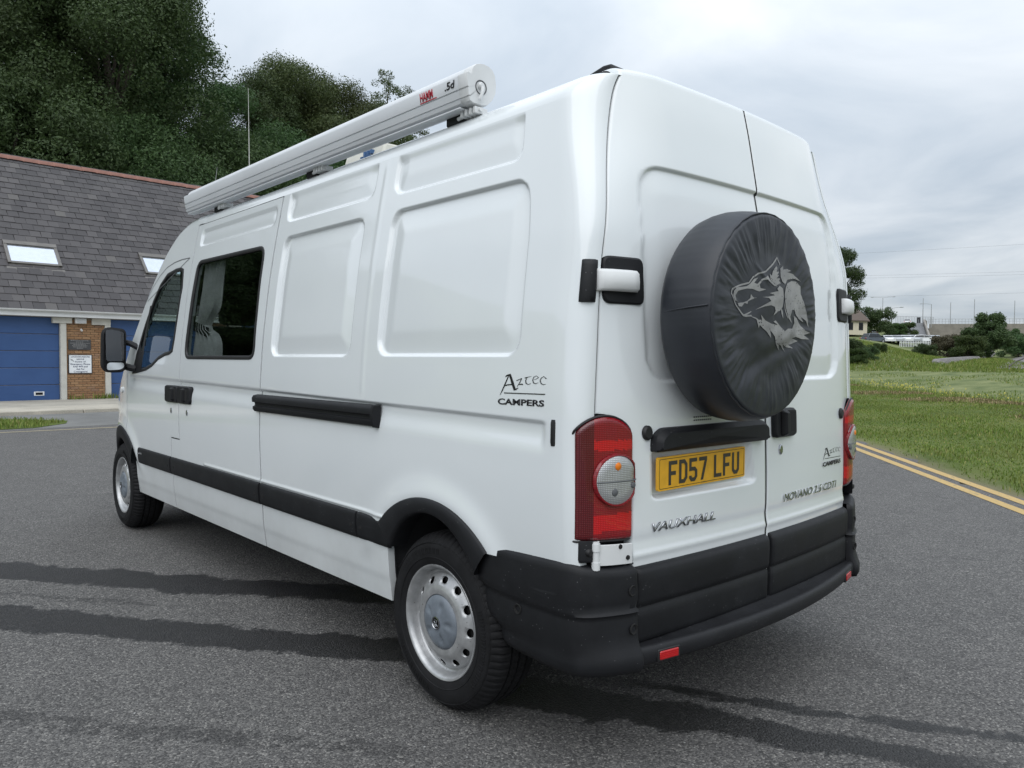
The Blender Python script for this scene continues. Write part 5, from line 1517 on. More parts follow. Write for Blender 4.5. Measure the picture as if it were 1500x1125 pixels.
o = npmesh('weed_flowers', V.reshape(-1, 3), np.arange(n * 4).reshape(n, 4), M_YFL); tag(o, 'small yellow flowers on the weeds by the marsh', 'flowers', kind='stuff')
n = 30000
x, y = scatter(n, 6, 85, 12.0, 42.0)
keep = np.array([mnoise.noise(Vector((float(p) * .12, float(q) * .22, 7.0))) for p, q in zip(x, y)]) > .0
x, y = x[keep], y[keep]
o = blades('marsh_grass', x, y, ground_z(x, y) - .01, RNG.uniform(.06, .22, len(x)), RNG.uniform(.012, .03, len(x)), M_BLADE, .9)
tag(o, 'tufted green marsh grass beyond the bank', 'grass')
# patch of grass before the forecourt, left
m_ = 9000
s_ = RNG.uniform(-9, .1, m_); nn = RNG.uniform(-8.9, -6.3, m_); keep = (s_ < -.95 - 1.0 * np.abs(nn + 7.7) / 1.6); s_, nn = s_[keep], nn[keep]
x = FO.x + FD.x * s_ + FN.x * nn; y = FO.y + FD.y * s_ + FN.y * nn
o = blades('corner_grass', x, y, np.full(len(x), .0), RNG.uniform(.05, .13, len(x)), RNG.uniform(.005, .012, len(x)), M_BLADE, .8)
tag(o, 'small patch of grass between the pale line and the forecourt', 'grass')
gp = [fp(-9, -8.9, .0125), fp(-1.8, -8.9, .0125), fp(-1.1, -8.2, .0125), fp(-.9, -7.5, .0125), fp(-1.7, -6.3, .0125), fp(-9, -6.2, .0125)]
o = MB().poly(gp).build('lawn', M_GRASSG, None, smooth=False); tag(o, kind='structure')
# ------------------------------------------------------------------ brick station building with slate roof
bld = empty('garage_building', fp(0, 0, 0), FA)
tag(bld, 'low brick garage with blue doors and steep grey slate roof', 'building')
# local frame: X along the facade, Y back, Z up
EZ_, PITCH = 2.66, R_(44)
S0, S1 = -6.3, 11.0
DEPTH = 5.2
RZ = EZ_ + DEPTH * math.tan(PITCH)
M_WALL = plain('rendered_wall', (.36, .22, .13), .9, var=.2)
M_MORTAR = plain('mortar', (.30, .25, .19), .95, var=.2, bump=.3)
M_PIER = plain('painted_concrete', (.52, .51, .47), .8, var=.12, scale=3, bump=.1)
M_FASCIA = plain('white_upvc', (.70, .71, .72), .5, var=.08, scale=1.5)
def brick_mat():
    t = NT('brick'); oi = t.add('ShaderNodeObjectInfo')
    col = t.ramp(oi.outputs['Random'], [(0, (.255, .135, .066)), (.5, (.335, .19, .095)), (.85, (.39, .235, .125)), (1, (.24, .145, .10))])
    t.set(color=t.mix(t.math('MULTIPLY', t.noise(30, 5, .7), .5), col, (.22, .13, .075)), rough=.92); t.bump(t.noise(90, 5, .7), .5, .004); return t.m
M_BRICK = brick_mat()
def blue_mat():
    t = NT('blue_door_paint'); n = t.noise(1.6, 5)
    t.set(color=t.ramp(n, [(.3, (.026, .072, .20)), (.7, (.034, .088, .235))]), rough=.45); 
    w = t.add('ShaderNodeTexWave'); w.bands_direction = 'Z'; w.inputs['Scale'].default_value = 9; t.l.new(t.pos(), w.inputs['Vector'])
    t.bump(w.outputs['Fac'], .12, .01); return t.m
M_BLUE = blue_mat()
PIERS = [-3.35, .75, 4.85, 8.95]          # left edge of each brick pier group (1.35 wide)
wall = MB()
wall.box((S0, .02, 0), (S1, .25, EZ_)); wall.box((S0, DEPTH * 2 - .2, 0), (S1, DEPTH * 2, EZ_))
for s in (S0, S1 - .2):
    wall.prism([(s, .25, 0), (s, DEPTH * 2 - .2, 0), (s, DEPTH * 2 - .2, EZ_), (s, DEPTH, RZ - .25), (s, .25, EZ_)], (.2, 0, 0))
wallo = wall.build('wall', M_MORTAR, bld, smooth=False)
brick_me = None
for pi, s in enumerate(PIERS):
    for a in (s, s + 1.19):
        m = MB().box((a, -.14, .0), (a + .155, .05, 2.47)); m.box((a - (.20 if a == s else .0), -.17, 2.30), (a + (.30 if a == s else .155), .04, 2.468))
        if a != s: m = MB().box((a, -.14, 0), (a + .155, .05, 2.28)).box((a - .36, -.15, 2.28), (a + .157, .04, 2.468))
        m.build('concrete_post', M_PIER, bld, bevel=.008)
    if pi != 1:
        MB().box((s + .16, -.06, 0), (s + 1.185, .01, 2.46)).build('brick_panel', M_BRICK, bld)
        continue
    bp = MB().box((s + .157, -.045, 0), (s + 1.188, .015, 2.46)).build('brick_pier', M_MORTAR, bld, smooth=False)
    bl, bh, jt = .205, .060, .0105
    bm_ = MB().box((0, -.026, 0), (bl, 0, bh)); 
    first = bm_.build('brick', M_BRICK, bp, bevel=.004, segs=1); me_b = first.data
    cut = {}
    row = 0; z = .02; used = False
    while z + bh < 2.46:
        xx = s + .160 - (bl / 2 + jt / 2 if row % 2 else 0)
        while xx < s + 1.185:
            a, b = max(xx, s + .160), min(xx + bl, s + 1.185)
            if b - a > .03 and not (a < s + 0.0):
                if not used: o = first; used = True
                else: o = first.copy(); COL.objects.link(o); o.parent = bp
                o.location = (a, -.045 + random.uniform(-.003, .003), z); o.scale = ((b - a) / bl, 1, 1)
            xx += bl + jt
        z += bh + jt; row += 1
# sectional doors
for s in PIERS[:-1]:
    a, b = s + 1.345, s + 4.10
    dr = MB().box((a, .03, 0.02), (b, .06, 2.47)).build('garage_door', M_GAP, bld, smooth=False)
    for k in range(5):
        z0 = .03 + k * .488
        MB().box((a + .005, -.005, z0), (b - .005, .04, z0 + .476)).build('door_panel', M_BLUE, dr, bevel=.012)
    if s == PIERS[0]:
        f = MB().box((b - .66, -.012, .20), (b - .40, .0, .32)).build('vent_frame', M_FASCIA, dr, bevel=.006)
        MB().box((b - .62, -.016, .225), (b - .44, -.008, .295)).build('vent_slot', M_GAP, dr)
# fascia and gutter
MB().box((S0, -.34, 2.475), (S1, -.30, 2.655)).build('fascia', M_FASCIA, bld, bevel=.006)
MB().box((S0, -.30, 2.475), (S1, .03, 2.50)).build('soffit', M_FASCIA, bld)
rows = [[(x_, -.40 + .055 * math.cos(a), 2.66 + .055 * math.sin(a)) for a in np.linspace(math.pi, 2 * math.pi, 9)] + [(x_, -.335, 2.665)] for x_ in np.linspace(S0, S1, 9)]
gut = MB().quad_grid(rows).build('gutter', M_FASCIA, bld)
for x_ in np.arange(S0 + 1, S1, 2.05):
    MB().quad_grid([[(x_ + d, -.40 + .060 * math.cos(a), 2.66 + .060 * math.sin(a)) for a in np.linspace(math.pi, 2 * math.pi, 9)] for d in (0, .07)]).build('gutter_bracket', M_FASCIA, gut)
# roof deck
ct, st_ = math.cos(PITCH), math.sin(PITCH)
def rp(s, u, o=0.):   # u: metres up the slope from the eave, o: off the slope
    return (s, -.36 + u * ct - o * st_, EZ_ - .0 + u * st_ + o * ct - .02)
UL = (DEPTH + .36) / ct
roof = MB().poly([rp(S0, 0), rp(S1, 0), rp(S1, UL), rp(S0, UL)]).poly([(S0, DEPTH * 2 + .3, EZ_ - .1), (S1, DEPTH * 2 + .3, EZ_ - .1), rp(S1, UL), rp(S0, UL)]).build('roof', M_GAP, bld, smooth=False)
def slate_mat(island):
    t = NT('slate_merged' if island else 'slate')
    rnd = t.add('ShaderNodeNewGeometry').outputs['Random Per Island'] if island else t.add('ShaderNodeObjectInfo').outputs['Random']
    col = t.ramp(rnd, [(0, (.040, .036, .037)), (.35, (.052, .047, .048)), (.7, (.064, .058, .059)), (.95, (.080, .073, .073)), (1, (.11, .102, .094))])
    st2 = t.noise(1.1, 6, .65); fine = t.noise(24, 5, .7)
    col = t.mix(t.math('MULTIPLY', t.math('SUBTRACT', st2, .5, clamp=True), 1.2), col, (.14, .135, .125))
    col = t.mix(t.math('MULTIPLY', fine, .4), col, (.055, .052, .058))
    t.set(color=col, rough=.62, spec=.45); t.bump(fine, .35, .006); return t.m
M_SLATE = slate_mat(False); M_SLATE_I = slate_mat(True)
GA, SW = UL / 25.0, .302
sl_mb = MB().box((.005, -.02, 0), (SW - .005, GA * 1.5, .016))
s_first = sl_mb.build('slate', M_SLATE, roof, smooth=False); s_me = s_first.data
cand = []
SKY = [(-.30, 1.10, 1.95, 2.98), (3.50, 4.93, 1.95, 2.98)]
for r in range(25):
    k = 0
    s = S0 + (SW / 2 if r % 2 else 0)
    while s < S1 - .02:
        u = r * GA
        cand.append((s, u, r))
        s += SW
vis = [c for c in cand if -.9 + c[1] * .18 < c[0] < 4.6 + c[1] * .30]
vis.sort(key=lambda c: c[1])
vis = set(vis[:298]); merged = MB(); used = False
for c in cand:
    s, u, r = c
    rot = Matrix.Rotation(PITCH - R_(2.6) + R_(random.gauss(0, .35)), 4, 'X'); yaw_ = Matrix.Rotation(R_(random.gauss(0, .5)), 4, 'Z')
    loc = Vector(rp(s + random.gauss(0, .003), u + random.gauss(0, .004), .034 + random.uniform(0, .006)))
    Mx = Matrix.Translation(loc) @ rot @ yaw_
    if c in vis:
        o = s_first if not used else s_first.copy()
        if used: COL.objects.link(o); o.parent = roof
        used = True
        o.matrix_local = Mx
    else: merged.box((.005, -.02, 0), (SW - .005, GA * 1.5, .016), M=Mx)
o = merged.build('slate', M_SLATE_I, roof, smooth=False); tag(o, kind='stuff')
M_RIDGE = plain('ridge_tile', (.20, .095, .072), .85, var=.35, scale=2.5, bump=.3, bscale=40)
prof = [(-.20, -.15), (-.12, -.045), (-.04, .005), (0, .014), (.04, .005), (.12, -.045), (.20, -.15)]
x_ = S0; first = None
while x_ < S1 - .3:
    if first is None:
        P = [[(a, y_ * sc, z_ * sc + .02) for y_, z_ in prof] for a, sc in ((0, 1.08), (.05, 1.08), (.055, 1.0), (.455, 1.0))]
        first = MB().quad_grid(P).build('ridge_tile', M_RIDGE, roof, angle=30); o = first
    else:
        o = first.copy(); COL.objects.link(o); o.parent = roof
    top = rp(x_, UL); o.location = (x_, top[1] + .05 - .05, top[2] + .055 + random.uniform(-.006, .006)); o.rotation_euler = (0, R_(random.gauss(0, .4)), 0)
    x_ += .452
# roof windows
M_SKYF = plain('grey_flashing', (.16, .15, .14), .5, .4, var=.15)
M_PANE = plain('roof_window_glass', (.62, .66, .74), .06, 0., var=.05, coat=1.)
M_PANE.node_tree.nodes['Principled BSDF'].inputs['Metallic'].default_value = .75
for (a, b, c, d) in SKY:
    m = MB()
    def bar(s0, s1, u0, u1, h0, h1):
        m.v_start = len(m.v)
        b8 = [rp(s0, u0, h0), rp(s1, u0, h0), rp(s1, u1, h0), rp(s0, u1, h0), rp(s0, u0, h1), rp(s1, u0, h1), rp(s1, u1, h1), rp(s0, u1, h1)]
        k0 = len(m.v); m.v.extend(b8)
        for q in ((3, 2, 1, 0), (4, 5, 6, 7), (0, 1, 5, 4), (1, 2, 6, 5), (2, 3, 7, 6), (3, 0, 4, 7)): m.f.append(tuple(k0 + i for i in q)); m.mi.append(0)
    bar(a, b, c, c + .09, .0, .10); bar(a, b, d - .17, d, .0, .13); bar(a, a + .09, c, d, 0, .115); bar(b - .09, b, c, d, 0, .115)
    sky_o = m.build('skylight', M_SKYF, bld, bevel=.008)
    MB().poly([rp(a + .085, c + .085, .085), rp(b - .085, c + .085, .085), rp(b - .085, d - .165, .085), rp(a + .085, d - .165, .085)]).build('pane', M_PANE, sky_o, smooth=False)
    MB().poly([rp(a - .05, c - .28, .036), rp(b + .05, c - .28, .036), rp(b + .05, c, .05), rp(a - .05, c, .05)]).build('flashing', M_SKYF, sky_o, smooth=False)
# bulkhead light under the eave
wlg = MB().box((1.13, -.22, 2.30), (1.42, -.06, 2.46)).build('wall_light', M_FASCIA, bld, bevel=.02)
MB().box((1.16, -.235, 2.315), (1.39, -.215, 2.44)).build('diffuser', plain('light_diffuser', (.45, .46, .47), .3), wlg, bevel=.008)
MB().tube([(1.30, -.10, 2.13), (1.30, -.17, 2.10)], .03, 10).build('sensor', M_FASCIA, bld)

# signs on the pier
sg = empty('notice_board', fp(.97, -.075, 1.06), FA); tag(sg, 'white rescue notice in a dark frame on the brick pier', 'sign')
M_SIGNW = plain('sign_white', (.74, .77, .80), .45, var=.04); M_SIGNF = plain('sign_frame', (.03, .03, .035), .5); M_INK = plain('navy_ink', (.025, .035, .10), .5)
MB().box((-.02, -.02, -.235), (.62, 0, .335)).build('frame', M_SIGNF, sg, bevel=.004)
MB().box((.005, -.026, -.21), (.595, -.018, .31)).build('board', M_SIGNW, sg)
for i, (tx, h_, w_) in enumerate((('LOUGHOR INSHORE', .042, .50), ('RESCUE', .042, .20), ('Incase of', .048, .28), ('Emergency Phone', .048, .52), ('Dial 999 and', .048, .38), ('Ask For', .048, .22), ('Coastguard', .048, .36))):
    text('lettering', tx, M_INK, sg, (.30, -.0272, .245 - i * .073), (1, 0, 0), (0, 0, 1), h_, w_, .001, bold=.015, align='CENTER')
MB().tube([(.045, -.029, .20), (.07, -.029, .16), (.11, -.029, .15), (.13, -.029, .125)], .006, 6).tube([(.06, -.029, .175), (.10, -.029, .19)], .004, 6).build('emblem', M_SIGNF, sg)
pq = empty('wall_plaque', fp(.96, -.075, 1.53), FA); tag(pq, 'dark slate plaque with grey lettering above the white notice', 'plaque')
MB().box((0, -.02, 0), (.60, 0, .30)).build('slab', plain('plaque_slate', (.045, .046, .05), .5, var=.2), pq, bevel=.004)
M_PINK = plain('plaque_ink', (.22, .22, .22), .6)
m = MB()
for i, (a, b) in enumerate(((.06, .54), (.20, .40), (.05, .56), (.13, .46), (.10, .50), (.12, .48), (.22, .38))):
    x_ = a
    while x_ < b:
        w_ = random.uniform(.02, .05); m.box((x_, -.0225, .262 - i * .037), (min(x_ + w_, b), -.0195, .280 - i * .037)); x_ += w_ + .012
m.build('engraving', M_PINK, pq)
# weeds at the foot of the pier
x, y = [], []
for s, n_ in ((1.75, 60), (2.1, 50), (1.15, 25), (2.6, 30)):
    for _ in range(n_):
        q = FO + FD * (s + random.gauss(0, .13)) + FN * (-.25 + random.gauss(0, .06)); x.append(q.x); y.append(q.y)
x, y = np.array(x), np.array(y)
o = blades('pier_weeds', x, y, np.full(len(x), .07), RNG.uniform(.06, .22, len(x)), RNG.uniform(.008, .018, len(x)), M_BLADE, .7)
tag(o, 'weeds growing at the foot of the brick pier', 'weeds')
# ------------------------------------------------------------------ trees
def leaf_mat(name, a, b, c, hue=0):
    t = NT(name); geo = t.add('ShaderNodeNewGeometry'); oi = t.add('ShaderNodeObjectInfo')
    col = t.ramp(geo.outputs['Random Per Island'], [(0, a), (.5, b), (1, c)])
    n = t.noise(.35, 4)
    col = t.mix(t.math('MULTIPLY', n, .5), col, a)
    hs = t.add('ShaderNodeHueSaturation'); t.l.new(col, hs.inputs['Color'])
    t.l.new(t.math('MULTIPLY_ADD', oi.outputs['Random'], .04, .48), hs.inputs['Hue']); t.l.new(t.math('MULTIPLY_ADD', oi.outputs['Random'], .5, .75), hs.inputs['Value'])
    t.set(color=hs.outputs[0], rough=.6, spec=.3)
    tl = t.add('ShaderNodeBsdfTranslucent'); t.l.new(hs.outputs[0], tl.inputs[0]); mx = t.add('ShaderNodeMixShader'); mx.inputs[0].default_value = .32
    t.l.new(t.p.outputs[0], mx.inputs[1]); t.l.new(tl.outputs[0], mx.inputs[2]); t.l.new(mx.outputs[0], t.out.inputs[0])
    return t.m
M_LEAF = leaf_mat('leaf_dark', (.040, .072, .026), (.064, .112, .038), (.100, .160, .055))
M_LEAF2 = leaf_mat('leaf_olive', (.052, .076, .027), (.080, .112, .038), (.122, .152, .054))
M_LEAF3 = leaf_mat('leaf_bright', (.035, .065, .018), (.060, .10, .028), (.11, .15, .045))
M_LEAF4 = leaf_mat('leaf_brown', (.040, .035, .022), (.072, .060, .036), (.11, .095, .055))
M_BARK = plain('bark', (.055, .045, .036), .95, var=.35, bump=.6, bscale=25)
def leaves(cent, rad, n, size, rng, flat=.75):
    """leaf diamonds on shells of the clumps"""
    k = rng.choice(len(cent), n, p=(rad ** 2 / (rad ** 2).sum()))
    d = rng.normal(size=(n, 3)); d /= np.linalg.norm(d, axis=1)[:, None]
    rr_ = rad[k] * (1 - .42 * rng.uniform(0, 1, n) ** 1.6) * (1 + .12 * rng.normal(size=n))
    c = cent[k] + d * rr_[:, None] * np.array([1, 1, flat])
    # spray lies roughly across the outward direction, drooping
    nrm = d + .75 * rng.normal(size=(n, 3)); nrm[:, 2] += .35; nrm /= np.linalg.norm(nrm, axis=1)[:, None]
    u = np.cross(nrm, rng.normal(size=(n, 3))); u /= np.maximum(np.linalg.norm(u, axis=1), 1e-6)[:, None]; v = np.cross(nrm, u)
    s = size * rng.uniform(.55, 1.35, n)
    u *= s[:, None]; v *= (s * rng.uniform(.35, .6, n))[:, None]
    V = np.stack([c - u, c + v * .9 - u * .1, c + u, c - v * .9 + u * .15], 1).reshape(-1, 3)
    return V
def tree_parts(seed, height, width, base, nclump, nleaf, size, mat, name, shape='round', trunk_r=None, rs=1.):
    rng = np.random.default_rng(seed)
    cent = []; rad = []
    for i in range(nclump):
        t_ = rng.uniform(0, 1) ** .8
        if shape == 'round': prof_ = math.sin(math.pi * min(1, .12 + .86 * t_)) ** .6
        elif shape == 'cone': prof_ = (1 - t_) ** .75 + .08
        else: prof_ = 1 - .25 * t_
        a = rng.uniform(0, 2 * math.pi); q = width / 2 * prof_ * (1 if i % 3 else rng.uniform(.2, .8)) * rng.uniform(.72, 1.0)
        cent.append((q * math.cos(a), q * math.sin(a), base + (height - base) * (.06 + .88 * t_)))
        rad.append(width * rng.uniform(.10, .19) * (1 - .25 * t_) * rs)
    cent = np.array(cent); rad = np.array(rad)
    V = leaves(cent, rad, nleaf, size, rng)
    crown = npmesh('crown', V, np.arange(len(V)).reshape(-1, 4), mat)
    m = MB(); tr = trunk_r or height * .018
    pts = [(rng.normal() * .02 * i, rng.normal() * .02 * i, height * .8 * i / 6 - .3) for i in range(7)]
    m.tube(pts, [tr * (1.25 - .95 * i / 6) for i in range(7)], 9)
    for i in range(min(nclump, 16)):
        c = cent[rng.integers(0, nclump)]; z0 = max(base * .6, c[2] * .55)
        f_ = z0 / (height * .8)
        m.tube([(0, 0, z0), (c[0] * .45, c[1] * .45, z0 + (c[2] - z0) * .6), tuple(c)], [tr * .42 * (1.2 - f_), tr * .25, tr * .06], 6)
    trunk = m.build('trunk', M_BARK)
    root = empty(name); crown.parent = root; trunk.parent = root
    return root
def place(src, first, loc, sc, rz, label, cat, group):
    o = src if first else copy_tree(src)
    o.location = loc; o.scale = sc if isinstance(sc, tuple) else (sc, sc, sc); o.rotation_euler = (0, 0, rz)
    tag(o, label, cat, group); return o
def gz(x, y): return float(ground_z(np.array([float(x)]), np.array([float(y)]))[0])
tA = tree_parts(11, 17, 10.0, 2.0, 120, 150000, .074, M_LEAF, 'woodland_tree')
tB = tree_parts(12, 16, 8.5, 1.5, 105, 120000, .074, M_LEAF, 'woodland_tree')
tC = tree_parts(13, 15, 9.6, 1.5, 110, 130000, .074, M_LEAF2, 'woodland_tree')
tD = tree_parts(14, 9, 8.0, .4, 80, 85000, .068, M_LEAF, 'woodland_tree')
tE = tree_parts(15, 14, 7.5, 2.0, 130, 11000, .075, M_LEAF2, 'feathery_tree', 'cone', None, .42)
WOODS = [  # src, x, y, z(base), scale, label
 ('A', 2.6, 46.0, 5.2, 1.12, 'tall dark tree at the far left above the roof ridge'),
 ('B', 5.6, 41.4, 4.4, 1.16, 'dark tree rising above the first skylight'),
 ('A', 7.9, 39.6, 4.0, 1.10, 'broad dark tree whose top leaves the picture, left of the whip aerial'),
 ('B', 11.5, 42.4, 5.0, 1.00, 'dark tree at the right shoulder of the tall wood'),
 ('D', 3.2, 35.8, 2.8, 1.15, 'low bushy tree close behind the ridge at the left'),
 ('D', 8.2, 36.4, 3.0, 1.05, 'low leafy tree behind the middle of the ridge'),
 ('D', 12.8, 37.8, 3.4, 1.10, 'low dark tree behind the front end of the awning'),
 ('C', 20.9, 47.4, 6.6, 1.02, 'olive green tree just right of the whip aerial'),
 ('C', 24.4, 47.0, 6.3, 1.00, 'rounded olive tree above the middle of the awning'),
 ('B', 18.0, 46.6, 5.6, .92, 'dark tree behind the whip aerial'),
 ('C', 28.4, 49.0, 6.9, .93, 'olive tree at the right end of the wood'),
 ('D', 17.0, 41.0, 4.5, 1.15, 'bushy dark tree low behind the awning'),
 ('D', 22.0, 42.6, 4.8, 1.2, 'dense low tree seen through the gap under the awning'),
 ('D', 27.0, 45.0, 5.0, 1.25, 'low tree by the rear half of the awning'),
 ('A', -2.5, 44.0, 4.6, 1.05, 'tall dark tree beyond the left edge of the frame'),
 ('B', -9.0, 40.0, 2.6, 1.1, 'dark tree added out of frame, left of the wood, to darken the window reflection'),  # this and the next out-of-frame rows: added as dark reflectors for the window
 ('A', -14.0, 37.0, 1.8, 1.05, 'tall tree added out of frame, further left, to darken the window reflection'),
 ('D', -7.5, 33.5, .6, 1.1, 'low tree added left of the garage gable, out of frame, to darken the window reflection'),
 ('D', -12.5, 32.0, .4, 1.15, 'low tree added further left of the garage, out of frame, to darken the window reflection'),
 ('D', -17.5, 30.0, .2, 1.1, 'low tree added at the far left, out of frame, to darken the window reflection'),
 ('A', 8.6, 48.5, 7.0, 1.05, 'tall tree deeper in the wood behind the dark trees'),
 ('C', 24.5, 53.0, 8.0, .95, 'olive tree deeper in the wood behind the rounded one')]
seen = set(); SRC = dict(A=tA, B=tB, C=tC, D=tD)
for i, (k, x_, y_, z_, sc, lab) in enumerate(WOODS):
    place(SRC[k], k not in seen, (x_, y_, z_), sc, i * 1.37, lab, 'tree', 'trees of the wood behind the garage'); seen.add(k)
for i, (x_, y_, z_, sc, lab) in enumerate(((30.4, 49.8, 10.6, 1.0, 'thin feathery tree top nearest the rear end of the awning'), (32.6, 50.2, 10.2, .98, 'sparse feathery tree just clear of the rest of the wood'))):
    place(tE, i == 0, (x_, y_, z_), sc, i * 2., lab, 'tree', 'feathery trees at the end of the wood')
# whip aerial on its mast behind the awning, a second thinner one
M_POLE = plain('galvanised_steel', (.34, .35, .36), .5, .3)
M_POLEW = plain('weathered_white', (.60, .60, .57), .6)
wa = MB().tube([(12.4, 33.6, 7.2), (12.4, 33.6, 10.4)], .035, 8).tube([(12.4, 33.6, 10.4), (12.38, 33.62, 14.1)], [.022, .008], 6).build('whip_aerial', M_POLEW)
tag(wa, 'tall thin pale whip aerial standing before the wood', 'aerial')
wb = MB().tube([(9.55, 30.6, 6.2), (9.57, 30.6, 8.2), (9.72, 30.6, 9.35)], [.018, .014, .006], 6).build('thin_aerial', M_POLE)
tag(wb, 'short thin aerial leaning above the ridge by the awning end', 'aerial')

# ------------------------------------------------------------------ far side of the marsh
tF = tree_parts(21, 10.5, 5.4, 3.6, 70, 42000, .09, M_LEAF, 'roadside_tree')
place(tF, True, (76.2, 34.5, 2.2), 1.08, .4, 'dark tree beside the cream house at the right of the van', 'tree', 'trees across the marsh')
bA = tree_parts(22, 3.2, 4.6, .1, 34, 12000, .10, M_LEAF, 'bush', 'dome', .06)
bB = tree_parts(23, 3.0, 4.4, .1, 34, 12000, .10, M_LEAF3, 'bush', 'dome', .06)
bC = tree_parts(24, 3.0, 4.2, .1, 30, 11000, .095, M_LEAF4, 'bush', 'dome', .06)
BUSH = [('A', 141.7, 57.3, 1.7, 'rounded dark bush right of the cream house'), ('B', 150, 56.2, .95, 'bright green bush at the foot of the ramp wall'),
 ('B', 152.6, 55.6, 1.1, 'green bush on the ramp wall below the lamp post'), ('C', 129.0, 40.2, 1.25, 'brownish bush at the left of the big round tree'), ('B', 116.5, 33.6, 1.15, 'olive bush in front of the big round tree'),
 ('C', 119.0, 36.0, 1.2, 'brown bush between two greener ones'), ('A', 131.0, 31.2, 1.1, 'dark bush right of the big round tree'), ('A', 80.5, 35.2, .85, 'dark hedge bush next to the van hinge'),
 ('A', 84.5, 34.2, .52, 'dark hedge bush below the parked cars'), ('A', 90.0, 36.6, .40, 'low dark bush in front of the dark car'), ('B', 95.0, 37.2, .42, 'low green bush on the bank'), ('B', 79.0, 33.4, .6, 'green bush lowest beside the van'),
 ('A', 140.0, 33.0, 1.3, 'dark bush far right by the bridge'), ('A', 112.0, 37.5, .60, 'small dark bush on the grassy bank'), ('A', 118.5, 40.5, .55, 'small bush high on the grassy bank'), ('B', 139, 30.0, 1.0, 'green bush at the right edge of the picture')]
seen = set(); SRC = dict(A=bA, B=bB, C=bC)
for i, (k, x_, y_, sc, lab) in enumerate(BUSH):
    place(SRC[k], k not in seen, (x_, y_, gz(x_, y_) - .15), sc, i * 1.9, lab, 'bush', 'bushes across the marsh'); seen.add(k)
place(tree_parts(26, 7.2, 6.6, .4, 55, 20000, .17, M_LEAF, 'round_tree'), True, (123.2, 32.9, gz(123.2, 32.9) - .3), 1.0, 0., 'big round dark tree before the bridge at the right', 'tree', 'trees across the marsh')
# long grass on the far bank
n = 26000
a_ = RNG.uniform(78, 128, n); b_ = RNG.uniform(-11, 12, n); x = a_ * .94 + b_ * .342; y = a_ * .342 - b_ * .94
o = blades('bank_grass', x, y, ground_z(x, y) - .03, RNG.uniform(.15, .42, n), RNG.uniform(.02, .045, n), M_BLADE, .7)
tag(o, 'long grass covering the bank below the parked cars', 'grass')
# cream house
hs = empty('house', (136.5, 58.5, gz(136.5, 58.5)), R_(-20)); tag(hs, 'cream rendered house with a dark gable roof beside the tree', 'house')
M_CREAMW = plain('cream_render', (.60, .54, .42), .9, var=.06); M_ROOFT = plain('roof_slates', (.10, .075, .06), .8)
hz = 11.0 - hs.location.z
hw = MB().prism([(-5, -3.0, 0), (-5, 3.0, 0), (-5, 3.0, hz - 2.4), (-5, 0, hz), (-5, -3.0, hz - 2.4)], (5.2, 0, 0)).build('wall', M_CREAMW, hs, smooth=False)
rf = MB().prism([(-5.2, -3.4, hz - 2.65), (-5.2, 0, hz + .12), (-5.2, 3.4, hz - 2.65), (-5.2, 3.4, hz - 2.45), (-5.2, 0, hz + .35), (-5.2, -3.4, hz - 2.45)], (5.6, 0, 0)).build('roof', M_ROOFT, hs, smooth=False)
MB().box((-2.5, -.35, hz - .2), (-1.7, .35, hz + 1.1)).build('chimney', M_BRICK, rf)
for x_ in (-4.2, -1.8): 
    for z_ in (1.0, hz - 4.2): MB().box((x_, -3.04, z_), (x_ + 1.0, -2.98, z_ + 1.2)).build('window', M_SIGNF, hs)
# ramp and bridge
M_STONE = plain('bridge_stone', (.23, .21, .185), .9, var=.2, scale=.8, bump=.3, bscale=6); M_RAMPR = plain('ramp_tarmac', (.13, .13, .135), .85)
ramp = empty('road_bridge', (0, 0, 0)); tag(ramp, 'grey stone bridge with a ramp and railings across the marsh', 'bridge')
A_ = [Vector((150.0, 54.6, 4.6)), Vector((175, 63.8, 7.6)), Vector((205, 74.8, 11.2)), Vector((222, 80, 11.5))]
dR = Vector((.35, -.94, 0))
MB().quad_grid([[tuple(p - dR * 4.2), tuple(p + dR * 4.2)] for p in A_]).build('carriageway', M_RAMPR, ramp, smooth=False)
for k, sgn in ((0, -1), (1, 1)):
    m = MB(); P = []
    for p in A_:
        q = p + dR * 4.3 * sgn
        P.append([(q.x, q.y, q.z - 7), (q.x, q.y, q.z + .9), (q.x + dR.x * .35 * sgn, q.y + dR.y * .35 * sgn, q.z + .9), (q.x + dR.x * .35 * sgn, q.y + dR.y * .35 * sgn, q.z - 7)])
    m.quad_grid(P).build('parapet', M_STONE, ramp, smooth=False)
b0, b1 = Vector((207, 69.5, 11.0)), Vector((226, 30, 10.6)); d_ = (b1 - b0)
m = MB(); n_ = 12
for k in range(n_):
    p, q = b0 + d_ * (k / n_), b0 + d_ * ((k + 1) / n_)
    m.prism([(p.x, p.y, p.z - 3.4), (q.x, q.y, q.z - 3.4), (q.x, q.y, q.z - .1), (p.x, p.y, p.z - .1)], (6, 1, 0))
m.build('deck', M_STONE, ramp, smooth=False)
for k in range(0, 13, 2):
    p = b0 + d_ * (k / 12.); MB().box((p.x + .5, p.y - .6, 2), (p.x + 4, p.y + .6, p.z - 1.2)).build('bridge_pier', M_STONE, ramp)
rl = MB()
for k in range(61):
    p = b0 + d_ * (k / 60.); rl.tube([(p.x, p.y, p.z - .1), (p.x, p.y, p.z + 1.15)], .035, 5)
rl.tube([tuple(b0 + Vector((0, 0, 1.15))), tuple(b1 + Vector((0, 0, 1.15)))], .05, 6); rl.tube([tuple(b0 + Vector((0, 0, .5))), tuple(b1 + Vector((0, 0, .5)))], .035, 6)
p0_, p1_ = Vector((206.5, 77.5, 11.5)), Vector((208.5, 69.0, 11.0))
